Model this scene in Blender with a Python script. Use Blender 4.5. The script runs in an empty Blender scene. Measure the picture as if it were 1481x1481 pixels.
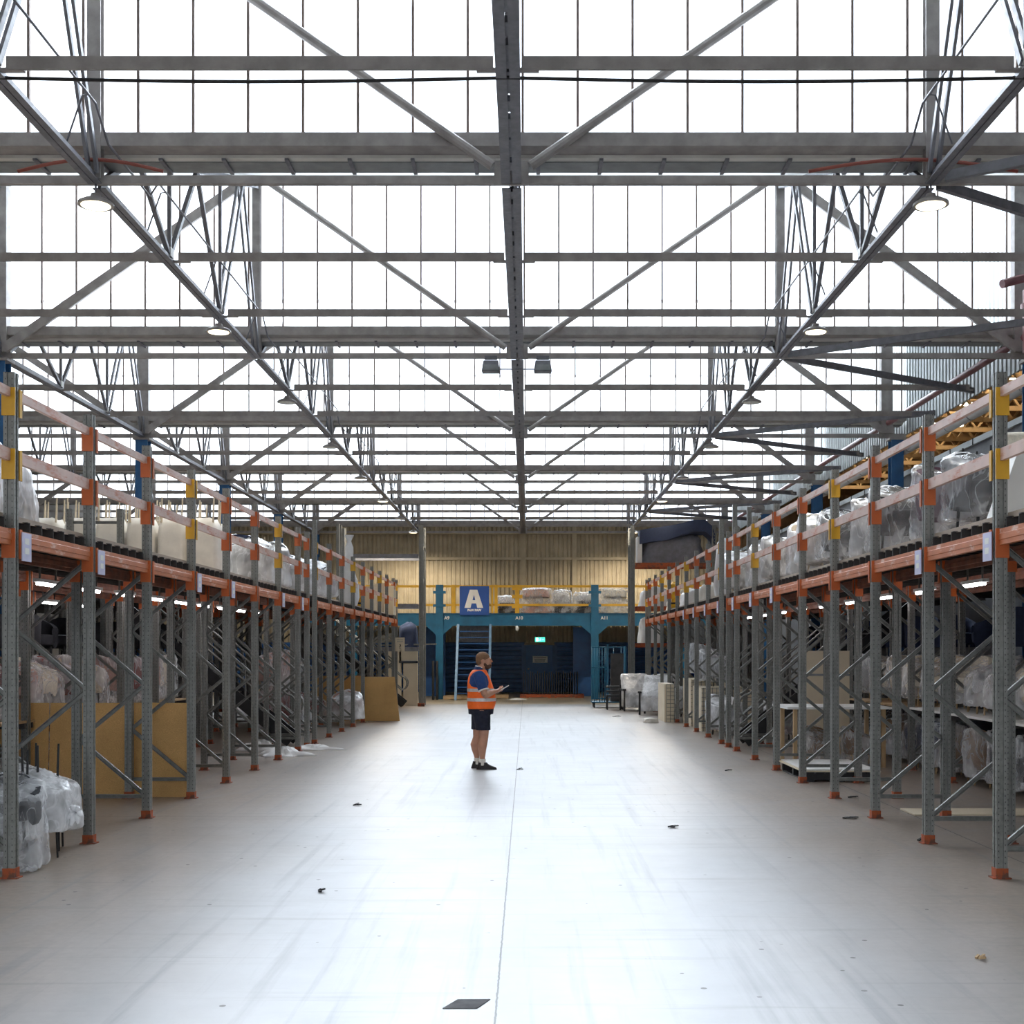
import bpy, bmesh, math, random
from mathutils import Vector, Matrix
random.seed(7)
SC = bpy.context.scene
COL = SC.collection
F, VX, VY, CH = 1830.0, 762.0, 940.0, 1.865          # focal (px of 1481), vanishing point, eye height
def PX(px, Y): return (px - VX) * Y / F
def PZ(py, Y): return CH + (VY - py) * Y / F
PI = math.pi
ORD = ['zeroth','first','second','third','fourth','fifth','sixth','seventh','eighth','ninth','tenth','eleventh','twelfth','thirteenth','fourteenth','fifteenth','sixteenth','seventeenth','eighteenth','nineteenth','twentieth','twenty-first','twenty-second','twenty-third','twenty-fourth']

# ------------------------------------------------------------------ mesh builder
class MB:
    def __init__(s): s.v = []; s.f = []
    def box(s, x0, x1, y0, y1, z0, z1):
        b = len(s.v)
        s.v += [(x0,y0,z0),(x1,y0,z0),(x1,y1,z0),(x0,y1,z0),(x0,y0,z1),(x1,y0,z1),(x1,y1,z1),(x0,y1,z1)]
        s.f += [tuple(b+i for i in q) for q in ((0,3,2,1),(4,5,6,7),(0,1,5,4),(1,2,6,5),(2,3,7,6),(3,0,4,7))]
        return s
    def cbox(s, c, d): return s.box(c[0]-d[0]/2,c[0]+d[0]/2,c[1]-d[1]/2,c[1]+d[1]/2,c[2]-d[2]/2,c[2]+d[2]/2)
    def hexa(s, p):
        b = len(s.v); s.v += [tuple(q) for q in p]
        s.f += [tuple(b+i for i in q) for q in ((0,3,2,1),(4,5,6,7),(0,1,5,4),(1,2,6,5),(2,3,7,6),(3,0,4,7))]
        return s
    def frame_of(s, p0, p1, up):
        d = (Vector(p1)-Vector(p0)).normalized(); u = Vector(up)
        if abs(d.dot(u)) > .99: u = Vector((0,1,0)) if abs(d.y) < .9 else Vector((1,0,0))
        x = d.cross(u).normalized(); y = x.cross(d).normalized()
        return x, y
    def bar(s, p0, p1, w, h, up=(0,0,1)):
        x, y = s.frame_of(p0, p1, up)
        r = []
        for p in (p0, p1):
            p = Vector(p)
            r += [p - x*w/2 - y*h/2, p + x*w/2 - y*h/2, p + x*w/2 + y*h/2, p - x*w/2 + y*h/2]
        return s.hexa(r)
    def prism(s, prof, p0, p1, up=(0,0,1)):
        x, y = s.frame_of(p0, p1, up); n = len(prof); b = len(s.v)
        for p in (p0, p1):
            for a, c in prof: s.v.append(tuple(Vector(p) + x*a + y*c))
        for i in range(n):
            j = (i+1) % n; s.f.append((b+i, b+j, b+n+j, b+n+i))
        s.f.append(tuple(b+n-1-i for i in range(n))); s.f.append(tuple(b+n+i for i in range(n)))
        return s
    def loft(s, rings, cap0=True, cap1=True, close=True):
        b = len(s.v); n = len(rings[0])
        for r in rings: s.v += [tuple(p) for p in r]
        for k in range(len(rings)-1):
            for i in range(n if close else n-1):
                j = (i+1) % n
                s.f.append((b+k*n+i, b+k*n+j, b+(k+1)*n+j, b+(k+1)*n+i))
        if cap0: s.f.append(tuple(b+n-1-i for i in range(n)))
        if cap1: s.f.append(tuple(b+(len(rings)-1)*n+i for i in range(n)))
        return s
    def tube(s, pts, r, n=8, cap=True):
        pts = [Vector(p) for p in pts]; rings = []; px = None
        rr = r if isinstance(r, (list, tuple)) else [r]*len(pts)
        for i, p in enumerate(pts):
            d = (pts[min(i+1,len(pts)-1)] - pts[max(i-1,0)]).normalized()
            if px is None:
                px = d.cross(Vector((0,0,1)) if abs(d.z) < .9 else Vector((0,1,0))).normalized()
            else:
                px = (px - d*px.dot(d)).normalized()
            py = d.cross(px)
            q = rr[i]; qa, qb = q if isinstance(q, tuple) else (q, q)
            rings.append([p + px*qa*math.cos(2*PI*k/n) + py*qb*math.sin(2*PI*k/n) for k in range(n)])
        return s.loft(rings, cap, cap)
    def lathe(s, prof, c=(0,0,0), n=16):
        rings = [[(c[0]+r*math.cos(2*PI*k/n), c[1]+r*math.sin(2*PI*k/n), c[2]+z) for k in range(n)] for r, z in prof]
        return s.loft(rings)
    def ell(s, c, a, b, h, n=14, m=9):
        rings = []
        for i in range(m):
            t = PI*(i+.5)/m - PI/2
            rings.append([(c[0]+a*math.cos(t)*math.cos(2*PI*k/n), c[1]+b*math.cos(t)*math.sin(2*PI*k/n), c[2]+h*math.sin(t)) for k in range(n)])
        return s.loft(rings)
    def mesh(s, name, mat, smooth=None):
        me = bpy.data.meshes.new(name); me.from_pydata([tuple(v) for v in s.v], [], s.f); me.update()
        if mat is not None: me.materials.append(mat)
        if smooth:
            for p in me.polygons: p.use_smooth = True
            if smooth < 3: me.set_sharp_from_angle(angle=smooth)
        return me
    def build(s, name, mat, parent=None, smooth=None, local=False):
        if parent is None:
            xs, ys, zs = zip(*[tuple(v) for v in s.v])
            o = Vector(((min(xs)+max(xs))/2, (min(ys)+max(ys))/2, min(zs)))
            s.v = [Vector(v)-o for v in s.v]
            ob = bpy.data.objects.new(name, s.mesh(name, mat, smooth)); ob.location = o
        else:
            if not local:
                o = wl(parent); s.v = [Vector(v)-o for v in s.v]
            ob = bpy.data.objects.new(name, s.mesh(name, mat, smooth)); ob.parent = parent
        COL.objects.link(ob)
        return ob
def wl(o):
    v = Vector((0,0,0))
    while o is not None: v = v + o.location; o = o.parent
    return v
def inst(name, me, parent=None, loc=(0,0,0), rot=(0,0,0)):
    o = bpy.data.objects.new(name, me); o.parent = parent; o.location = loc; o.rotation_euler = rot
    COL.objects.link(o); return o
def tag(o, label, cat, group=None):
    o['kind'] = 'thing'; o['label'] = label; o['category'] = cat
    if group: o['group'] = group
    return o
def thing(name, label, cat, loc=(0,0,0), rz=0, group=None):
    o = bpy.data.objects.new(name, None); COL.objects.link(o); o.location = loc; o.rotation_euler = (0,0,rz)
    o.empty_display_size = .2
    return tag(o, label, cat, group)
def struct(o): o['kind'] = 'structure'; return o

# ------------------------------------------------------------------ materials
def new_mat(name):
    m = bpy.data.materials.new(name); m.use_nodes = True
    nt = m.node_tree; return m, nt, nt.nodes['Principled BSDF']
class NT:
    """small helper around a node tree"""
    def __init__(s, nt): s.t = nt
    def n(s, typ, **kw):
        nd = s.t.nodes.new(typ)
        for k, v in kw.items():
            if k == 'inp':
                for a, b in v.items():
                    if isinstance(b, bpy.types.NodeSocket): s.t.links.new(b, nd.inputs[a])
                    else: nd.inputs[a].default_value = b
            else: setattr(nd, k, v)
        return nd
    def math(s, op, a, b=0.0, c=None):
        d = {0: a, 1: b}
        if c is not None: d[2] = c
        return s.n('ShaderNodeMath', operation=op, inp=d).outputs[0]
    def noise(s, vec, scale, detail=4, rough=.55):
        return s.n('ShaderNodeTexNoise', inp={'Vector': vec, 'Scale': scale, 'Detail': detail, 'Roughness': rough}).outputs['Fac']
    def ramp(s, fac, a, b, lo=0., hi=1.):
        r = s.n('ShaderNodeMapRange', inp={0: fac, 1: a, 2: b, 3: lo, 4: hi}); return r.outputs[0]
    def mix(s, fac, a, b):
        m = s.n('ShaderNodeMix', data_type='RGBA')
        for k, v in ((0, fac), (6, a), (7, b)):
            if isinstance(v, bpy.types.NodeSocket): s.t.links.new(v, m.inputs[k])
            else: m.inputs[k].default_value = (*v, 1) if isinstance(v, tuple) and len(v) == 3 else v
        return m.outputs[2]
    def scale(s, vec, sc):
        return s.n('ShaderNodeVectorMath', operation='MULTIPLY', inp={0: vec, 1: sc}).outputs[0]
    def coord(s, kind='Object'): return s.n('ShaderNodeTexCoord').outputs[kind]
    def pos(s): return s.n('ShaderNodeNewGeometry').outputs['Position']
    def bump(s, h, strength, dist=.01):
        return s.n('ShaderNodeBump', inp={'Height': h, 'Strength': strength, 'Distance': dist}).outputs[0]
def plain(name, c, rough=.6, metal=0., var=.15, scale=6., c2=None, spec=.5, bump=0.):
    """painted / solid surface with soft procedural variation"""
    m, nt, b = new_mat(name); N = NT(nt); p = N.coord()
    f = N.ramp(N.noise(p, scale, 5), .35, .65)
    c2 = c2 or tuple(x*(1-var) for x in c)
    nt.links.new(N.mix(f, c, c2), b.inputs['Base Color'])
    nt.links.new(N.ramp(N.noise(p, scale*2.3, 3), .3, .7, max(0., rough-.08), min(1., rough+.08)), b.inputs['Roughness'])
    b.inputs['Metallic'].default_value = metal; b.inputs['Specular IOR Level'].default_value = spec
    if bump: nt.links.new(N.bump(N.noise(p, scale*8, 4), bump), b.inputs['Normal'])
    return m
def worn(name, c, cw, amt, rough=.5, scale=9., stretch=(1,1,1)):
    """paint worn through to a second colour in streaks"""
    m, nt, b = new_mat(name); N = NT(nt); p = N.coord()
    f = N.noise(N.scale(p, stretch), scale, 7, .7)
    g = N.noise(p, 1.7, 3)
    w = N.ramp(N.math('ADD', f, N.math('MULTIPLY', N.math('SUBTRACT', g, .5), .5)), 1-amt, 1-amt+.12)
    base = N.mix(N.ramp(N.noise(p, 3., 4), .35, .65), c, tuple(x*.82 for x in c))
    nt.links.new(N.mix(w, base, cw), b.inputs['Base Color']); b.inputs['Roughness'].default_value = rough
    return m
def galv():
    m, nt, b = new_mat('galvanised'); N = NT(nt); p = N.coord()
    s = N.n('ShaderNodeSeparateXYZ', inp={0: p})
    x, y, z = s.outputs
    fz = N.math('ABSOLUTE', N.math('SUBTRACT', N.math('FRACT', N.math('MULTIPLY', z, 20.)), .5))
    hz = N.math('LESS_THAN', fz, .12)
    hx = N.math('LESS_THAN', N.math('ABSOLUTE', N.math('SUBTRACT', N.math('ABSOLUTE', x), .027)), .0042)
    hy = N.math('LESS_THAN', N.math('ABSOLUTE', N.math('SUBTRACT', N.math('ABSOLUTE', y), .027)), .0042)
    hole = N.math('MULTIPLY', hz, N.math('MAXIMUM', hx, hy))
    f = N.ramp(N.noise(p, 25., 5), .3, .7)
    g = N.ramp(N.noise(N.scale(p, (1,1,.15)), 12., 4), .35, .7)
    c = N.mix(f, (.215,.215,.20), (.135,.137,.128)); c = N.mix(N.math('MULTIPLY', g, .4), c, (.34,.34,.325))
    nt.links.new(N.mix(N.math('MULTIPLY', hole, .8), c, (.03,.03,.03)), b.inputs['Base Color'])
    b.inputs['Metallic'].default_value = .35; b.inputs['Roughness'].default_value = .45
    return m
def emit(name, c, s):
    m, nt, b = new_mat(name); b.inputs['Base Color'].default_value = (*c, 1)
    b.inputs['Emission Color'].default_value = (*c, 1); b.inputs['Emission Strength'].default_value = s
    return m
def plastic_film(name, tint, lo, hi):
    """polythene: clear where it lies flat, milky in gathered patches, bright along creases"""
    m, nt, b = new_mat(name); N = NT(nt); p = N.coord()
    patch = N.ramp(N.noise(p, 2.6, 3, .5), .38, .66, lo, hi)
    w = N.n('ShaderNodeTexNoise', inp={'Vector': N.scale(p, (1,1,.6)), 'Scale': 4.2, 'Detail': 2., 'Distortion': 1.2}).outputs['Fac']
    ridge = N.math('MAXIMUM', N.math('SUBTRACT', 1., N.math('MULTIPLY', N.math('ABSOLUTE', N.math('SUBTRACT', w, .5)), 28.)), 0.)
    face = N.n('ShaderNodeLayerWeight', inp={'Blend': .35}).outputs['Facing']
    op = N.math('ADD', N.math('ADD', patch, N.math('MULTIPLY', ridge, .22)), N.math('MULTIPLY', N.math('POWER', face, 2.), .35))
    b.inputs['Base Color'].default_value = (*tint, 1); b.inputs['Roughness'].default_value = .22
    nt.links.new(N.math('MINIMUM', op, 1.), b.inputs['Alpha'])
    nt.links.new(N.bump(N.math('ADD', w, N.math('MULTIPLY', N.noise(p, 12., 2), .25)), .55, .05), b.inputs['Normal'])
    return m
M = {}
M['galv'] = galv()
M['brace'] = plain('brace_steel', (.22,.22,.205), .5, .35, .3, 14.)
M['orange'] = worn('orange_paint', (.56,.17,.06), (.70,.46,.36), .46, .5, 10., (1,.35,1))
M['orange_deep'] = worn('orange_connector', (.62,.13,.025), (.3,.1,.04), .30, .5)
M['rail'] = worn('faded_orange_rail', (.68,.47,.40), (.50,.17,.09), .50, .45, 8., (1,.25,1))
M['yellow'] = worn('yellow_paint', (.78,.42,.02), (.5,.25,.04), .28, .45)
M['rust'] = worn('rusty_foot', (.40,.085,.025), (.13,.055,.035), .52, .75, 14.)
M['rust_shade_beam'] = plain('rust_shade_beam', (.24,.075,.035), .6, 0, .4)  # orange beams behind the front line: rust and under-deck shade put into one brown
M['steel_roof'] = plain('roof_steel_paint', (.36,.338,.328), .55, .05, .28, 5.)
M['steel_dark'] = plain('roof_steel_dark', (.20,.203,.23), .5, .15, .25, 8.)
M['bar'] = plain('glazing_bar', (.20,.15,.13), .6, .1, .3, 9.)
M['gutter'] = plain('gutter_zinc', (.26,.28,.285), .5, .2, .25, 3.)
M['flash'] = plain('white_flashing', (.75,.74,.70), .5, 0, .2, 2.)
M['roofsheet'] = plain('roof_sheet', (.80,.80,.78), .6, .1, .15, 2.)
M['blue_col'] = plain('blue_column_paint', (.025,.13,.33), .5, 0, .25, 4.)
M['blue_plat'] = plain('teal_blue_paint', (.006,.13,.25), .45, 0, .25, 3.)
M['blue_dark'] = plain('dark_blue_sheet', (.014,.10,.32), .4, 0, .3, 3.)
M['blue_door'] = plain('blue_door', (.012,.12,.38), .4, 0, .2, 3.)
M['beige'] = plain('beige_cladding', (.47,.39,.26), .6, 0, .22, 1.6)
M['grey_clad'] = plain('grey_cladding', (.42,.46,.47), .5, .1, .35, 1.2)
M['grey_wall'] = plain('grey_panel', (.16,.17,.19), .75, 0, .2, 2.)
M['wall_dim'] = plain('dim_wall', (.22,.20,.18), .8, 0, .2, 2.)
M['black'] = plain('black_paint', (.012,.012,.014), .45, 0, .3, 6.)
M['deck_edge'] = plain('dark_joist', (.075,.07,.068), .6, .2, .35, 7.)
M['ply'] = worn('plywood_edge', (.42,.34,.27), (.2,.15,.12), .42, .7)
M['board'] = None
M['wood'] = worn('pale_timber', (.52,.36,.20), (.36,.22,.1), .45, .7, 6., (1,1,.2))
M['timber'] = worn('truss_timber', (.56,.38,.20), (.38,.24,.12), .45, .7, 6.)
M['white'] = plain('white_panel', (.82,.82,.80), .5, 0, .06, 3.)
M['cream'] = plain('cream_panel', (.72,.62,.46), .6, 0, .1, 2.)
M['patch'] = plain('tar_patch', (.17,.17,.175), .95, 0, .3, 9., spec=.05)
M['lilac'] = plain('lilac_tag', (.62,.62,.82), .5, 0, .1, 8.)
M['hose'] = plain('orange_cable', (.30,.08,.06), .5)
M['maroon'] = plain('maroon_pipe', (.19,.07,.075), .4, 0, .3, 5.)
M['duct'] = plain('white_duct', (.62,.64,.66), .45, .1, .1, 4.)
M['tube'] = emit('fluorescent', (1,.93,.95), 18.)
M['pale_wood'] = plain('pale_wood', (.72,.62,.47), .6, 0, .15, 9.)
M['tubew'] = emit('warm_fluorescent', (1,.85,.6), 7.)
M['lampglow'] = emit('lamp_lens', (1,.88,.6), 3.)
M['lampoff'] = plain('lamp_lens_unlit', (.75,.75,.7), .3)
M['film'] = plastic_film('clear_film', (.92,.94,.98), .07, .46)
M['milky'] = plastic_film('milky_film', (.94,.95,.98), .38, .95)
M['cloth'] = plain('cream_cloth', (.84,.80,.73), .8, 0, .12, 5., bump=.15)
M['sheetw'] = plain('white_dust_sheet', (.86,.86,.86), .75, 0, .1, 5., bump=.2)
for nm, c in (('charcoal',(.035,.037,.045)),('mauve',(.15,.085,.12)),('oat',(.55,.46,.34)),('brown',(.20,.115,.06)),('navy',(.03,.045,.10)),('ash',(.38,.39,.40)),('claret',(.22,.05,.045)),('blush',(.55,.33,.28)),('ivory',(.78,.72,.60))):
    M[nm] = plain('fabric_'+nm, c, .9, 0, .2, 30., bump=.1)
def board_mat():
    m, nt, b = new_mat('particle_board'); N = NT(nt); p = N.coord()
    a = N.noise(p, 160., 2, .8); c = N.mix(N.ramp(a, .38, .62), (.80,.50,.20), (.56,.31,.11))
    c = N.mix(N.ramp(N.noise(p, 1.4, 3), .4, .7, 0, .35), c, (.28,.15,.05))
    nt.links.new(c, b.inputs['Base Color']); b.inputs['Roughness'].default_value = .75; return m
M['board'] = board_mat()
def glass_mat():
    m, nt, b = new_mat('window_glass'); N = NT(nt)
    tr = N.n('ShaderNodeBsdfTransparent', inp={0: (.95,.97,1,1)}); df = N.n('ShaderNodeBsdfTranslucent', inp={0: (.95,.97,1,1)})
    gl = N.n('ShaderNodeBsdfGlossy', inp={'Roughness': .08, 0: (.9,.93,1,1)})
    a = N.n('ShaderNodeMixShader', inp={0: N.ramp(N.noise(N.pos(), .8, 4), .3, .7, .04, .16), 1: tr.outputs[0], 2: df.outputs[0]})
    z = N.n('ShaderNodeMixShader', inp={0: .04, 1: a.outputs[0], 2: gl.outputs[0]})
    nt.links.new(z.outputs[0], nt.nodes['Material Output'].inputs[0]); return m
M['glass'] = glass_mat()
def floor_mat():
    m, nt, b = new_mat('concrete_floor'); N = NT(nt); p = N.pos()
    s = N.n('ShaderNodeSeparateXYZ', inp={0: p}); x, y, z = s.outputs
    big = N.noise(p, .35, 4); mid = N.noise(p, 1.6, 6, .65); fine = N.noise(p, 14., 4, .7)
    c = N.mix(N.ramp(mid, .3, .7), (.415,.422,.44), (.355,.36,.375))
    c = N.mix(N.ramp(big, .4, .7, 0, .55), c, (.47,.48,.50))
    # brown rack margins: dirt plus painted side shade; dusty beige by the far platform
    edge = N.math('ADD', N.math('ABSOLUTE', N.math('ADD', x, .2)), N.math('MULTIPLY', N.math('SUBTRACT', big, .5), 2.6))
    c = N.mix(N.ramp(edge, 1.5, 3.9, 0, .88), c, N.mix(N.ramp(fine, .3, .7), (.36,.295,.235), (.265,.21,.165)))
    far = N.math('ADD', y, N.math('MULTIPLY', N.math('SUBTRACT', mid, .5), 2.5))
    c = N.mix(N.ramp(far, 42.8, 44.2, 0, .85), c, (.46,.36,.22))
    # tyre polish and drag streaks, mostly down the aisle
    st = N.noise(N.scale(p, (7., .22, 1.)), 1., 6, .62)
    c = N.mix(N.ramp(st, .54, .84, 0, .9), c, (.20,.205,.225))
    st2 = N.noise(N.scale(p, (.4, 8., 1.)), 1., 6, .62)
    c = N.mix(N.ramp(st2, .55, .88, 0, .9), c, (.19,.185,.185))
    w = N.n('ShaderNodeTexWave', wave_type='RINGS', rings_direction='Z', inp={'Vector': N.n('ShaderNodeVectorMath', operation='SUBTRACT', inp={0: p, 1: (7.5, 9., 0)}).outputs[0], 'Scale': .22, 'Distortion': 5., 'Detail': 3., 'Detail Scale': .6}).outputs['Fac']
    c = N.mix(N.math('MULTIPLY', N.ramp(w, .93, 1., 0, .3), N.ramp(big, .45, .6)), c, (.34,.34,.36))
    # specks and stains
    vo = N.n('ShaderNodeTexVoronoi', inp={'Vector': p, 'Scale': 3.4}).outputs['Distance']
    c = N.mix(N.math('MULTIPLY', N.math('LESS_THAN', vo, .06), N.ramp(mid, .40, .48)), c, (.07,.065,.06))
    c = N.mix(N.ramp(N.noise(p, .9, 5), .67, .76, 0, .45), c, (.24,.22,.2))
    # saw-cut joints
    def joint(v, at, w=.011): return N.math('LESS_THAN', N.math('ABSOLUTE', N.math('SUBTRACT', v, at)), w)
    wob = N.math('ADD', x, N.math('MULTIPLY', N.math('SUBTRACT', fine, .5), .02))
    jy = N.math('LESS_THAN', N.math('ABSOLUTE', N.math('SUBTRACT', N.math('FRACT', N.math('MULTIPLY', N.math('SUBTRACT', y, 14.16-4.), .125)), .5)), .0009)
    j = N.math('MAXIMUM', joint(wob, -.16, .0055), N.math('MAXIMUM', joint(wob, 4.35, .007), jy))
    c = N.mix(N.math('MULTIPLY', j, .8), c, (.05,.045,.045))
    nt.links.new(c, b.inputs['Base Color'])
    nt.links.new(N.ramp(N.math('ADD', N.math('MULTIPLY', mid, .6), N.math('MULTIPLY', fine, .4)), .25, .75, .29, .36), b.inputs['Roughness'])
    nt.links.new(N.bump(big, .05, .01), b.inputs['Normal'])
    nt.links.new(N.math('MULTIPLY', N.math('SUBTRACT', 1., N.math('MULTIPLY', j, .6)), .35), b.inputs['Specular IOR Level'])
    return m
M['floor'] = floor_mat()
SKY, SUN, LAMP, EXPO = 2.0, 11.0, 900.0, 0.72
# ------------------------------------------------------------------ shell
MJ = [14.1 + 8.36*j for j in range(-2, 6)]            # saw-tooth glazing planes
ZC, ZG0, ZG1, ZT = 7.065, 7.42, 7.57, 10.3            # chord, glazing sill, glass bottom, top
XL, XR, YB, YE = -18.8, 9.30, -11.0, 56.0
struct(MB().box(XL-.2, 16.5, YB, YE+.3, -.2, 0).build('floor', M['floor']))
def ribbed(x0, x1, z0, z1, pitch, depth, at, axis, out):
    """trapezoidal cladding sheet with real ribs; axis 'x' runs along x at y=at, 'y' runs along y at x=at"""
    m = MB(); prof = []; u = x0
    while u < x1 - 1e-6:
        for du, d in ((0,0),(.12,0),(.22,1),(.78,1),(.88,0)):
            q = u + du*pitch
            if q < x1: prof.append((q, d*depth*out))
        u += pitch
    prof.append((x1, 0))
    T = .03*out
    pts = [(a, b) for a, b in prof] + [(a, b - T - 0*depth) for a, b in reversed(prof)]
    n = len(pts)
    for z in (z0, z1):
        for a, b in pts: m.v.append((a, at+b, z) if axis == 'x' else (at+b, a, z))
    k = len(prof)
    for i in range(n):
        j = (i+1) % n; m.f.append((i, j, n+j, n+i))
    for i in range(k-1):
        m.f.append((i, i+1, n-2-i, n-1-i)); m.f.append((n+i, n+i+1, n+n-2-i, n+n-1-i))
    return m
def horiz_ribbed(x0, x1, z0, z1, pitch, depth, y, out):
    m = MB(); prof = [(0, z0)]; z = z0
    while z < z1 - 1e-6:
        for dz, d in ((.1,0),(.25,1),(.75,1),(.9,0)):
            q = z+dz*pitch
            if q < z1: prof.append((d*depth*out, q))
        z += pitch
    prof += [(0, z1), (-.03*out, z1), (-.03*out, z0)]
    n = len(prof)
    for x in (x0, x1):
        for a, b in prof: m.v.append((x, y+a, b))
    for i in range(n):
        j = (i+1) % n; m.f.append((i, j, n+j, n+i))
    m.f.append(tuple(range(n))); m.f.append(tuple(n+n-1-i for i in range(n)))
    return m
wf = struct(ribbed(XL, XR, 2.2, 7.42, .196, .045, YE, 'x', -1).build('wall_far', M['beige']))
lowx = [(XL, PX(716,YE)-.0), (PX(716,YE), PX(758,YE)), (PX(800,YE), XR)]
struct(horiz_ribbed(XL, PX(761,YE)-.06, 0, 2.2, .2, .05, YE-.02, -1).build('baseboard_far', M['blue_dark']))
struct(horiz_ribbed(PX(799,YE)+.06, XR, 0, 2.2, .2, .05, YE-.02, -1).build('baseboard_far', M['blue_dark']))
for i, x in enumerate((-14., -9.35, -4.75, -.15, 2.1, 4.5)):
    struct(MB().box(x-.1, x+.1, YE-.16, YE-.05, 2.2, 7.3).build('trim_%d' % (i+1), M['beige']))
struct(MB().box(XL, XR, YE-.12, YE-.05, 5.84, 5.96).build('trim_7', M['beige']))
struct(MB().box(XL, XR, YE-.2, YE-.05, 6.98, 7.1).build('trim_8', M['beige']))
struct(MB().box(PX(761,YE)-.2, PX(761,YE), YE-.12, YE+.02, 0, 2.2).box(PX(799,YE), PX(799,YE)+.2, YE-.12, YE+.02, 0, 2.2).build('trim_11', M['blue_dark']))
d = struct(MB().box(PX(761,YE), PX(799,YE), YE-.1, YE-.02, 0, 2.08).build('door_1', M['blue_door']))
MB().box(PX(763,YE), PX(765.5,YE), YE-.16, YE-.09, 1.0, 1.06).build('handle', M['galv'], d)
struct(MB().box(PX(760,YE)-.05, PX(800,YE)+.05, YE-.14, YE-.03, 2.08, 2.2).build('trim_9', M['beige']))
struct(MB().box(XL-.2, XL, YB, YE, 0, 10.6).build('wall_left', M['wall_dim']))
struct(MB().box(XL, -15, YB-.2, YB, 0, 10.6).box(-15, 8.6, YB-.2, YB, 7.4, 10.6).box(8.6, 16, YB-.2, YB, 0, 10.6).build('wall_back', M['wall_dim']))  # out of view; opening added so daylight reaches surfaces facing the camera
struct(ribbed(YB, YE, 7.13, 10.6, .22, .04, XR, 'y', -1).build('wall_right', M['grey_clad']))
w2 = struct(MB().box(XR, XR+.18, YB, YE, 0, 6.12).build('wall_right_lower', M['grey_wall']))
cap = struct(MB().box(XR-.06, XR+.24, YB, YE, 6.12, 6.24).build('trim_10', M['grey_clad']))
ms = MB()
for i in range(34): ms.box(XR-.075, XR-.055, 8+i*1.4, 8.02+i*1.4, 6.10, 6.25)
ms.build('joint_cover', M['deck_edge'], cap)
# the adjoining timber-roofed building seen over the low wall
struct(MB().box(16.3, 16.5, YB, YE, 0, 8.8).build('wall_annex', M['wood']))
struct(MB().box(XR, 16.5, YB, YE+.3, 8.7, 8.8).build('ceiling_annex', M['timber']))
struct(MB().box(XR, 16.5, YE, YE+.2, 0, 8.8).build('wall_annex_far', M['wood']))
kt = 0
for i in range(22):
    y = 14.5 + i*1.5
    t = thing('timber_truss', 'timber roof truss in the building beyond the low grey wall, %s one along' % ORD[i+1], 'roof truss', (XR+.2, y, 7.75), 0, 'timber trusses beyond the low wall')
    MB().box(XR+.2, 16.2, y-.03, y+.03, 7.72, 7.84).build('bottom_chord', M['timber'], t)
    MB().box(XR+.2, 16.2, y-.03, y+.03, 8.56, 8.69).build('top_chord', M['timber'], t)
    for k in range(6):
        x = XR+.5+k*1.15
        MB().bar((x, y, 7.83), (x+.55, y, 8.57), .05, .08, (0,1,0)).build('web', M['timber'], t)
        MB().bar((x+1.1, y, 7.83), (x+.6, y, 8.57), .05, .08, (0,1,0)).build('web', M['timber'], t)
for i in range(11):
    y = 15.3 + i*3.0
    t = MB().box(11.2, 12.5, y-.09, y+.09, 8.28, 8.36).build('fluorescent_light', M['tubew'])
    tag(t, 'warm strip light under the timber roof beyond the low wall, %s along' % ORD[i+1], 'light', 'strip lights in the timber building')

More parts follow.
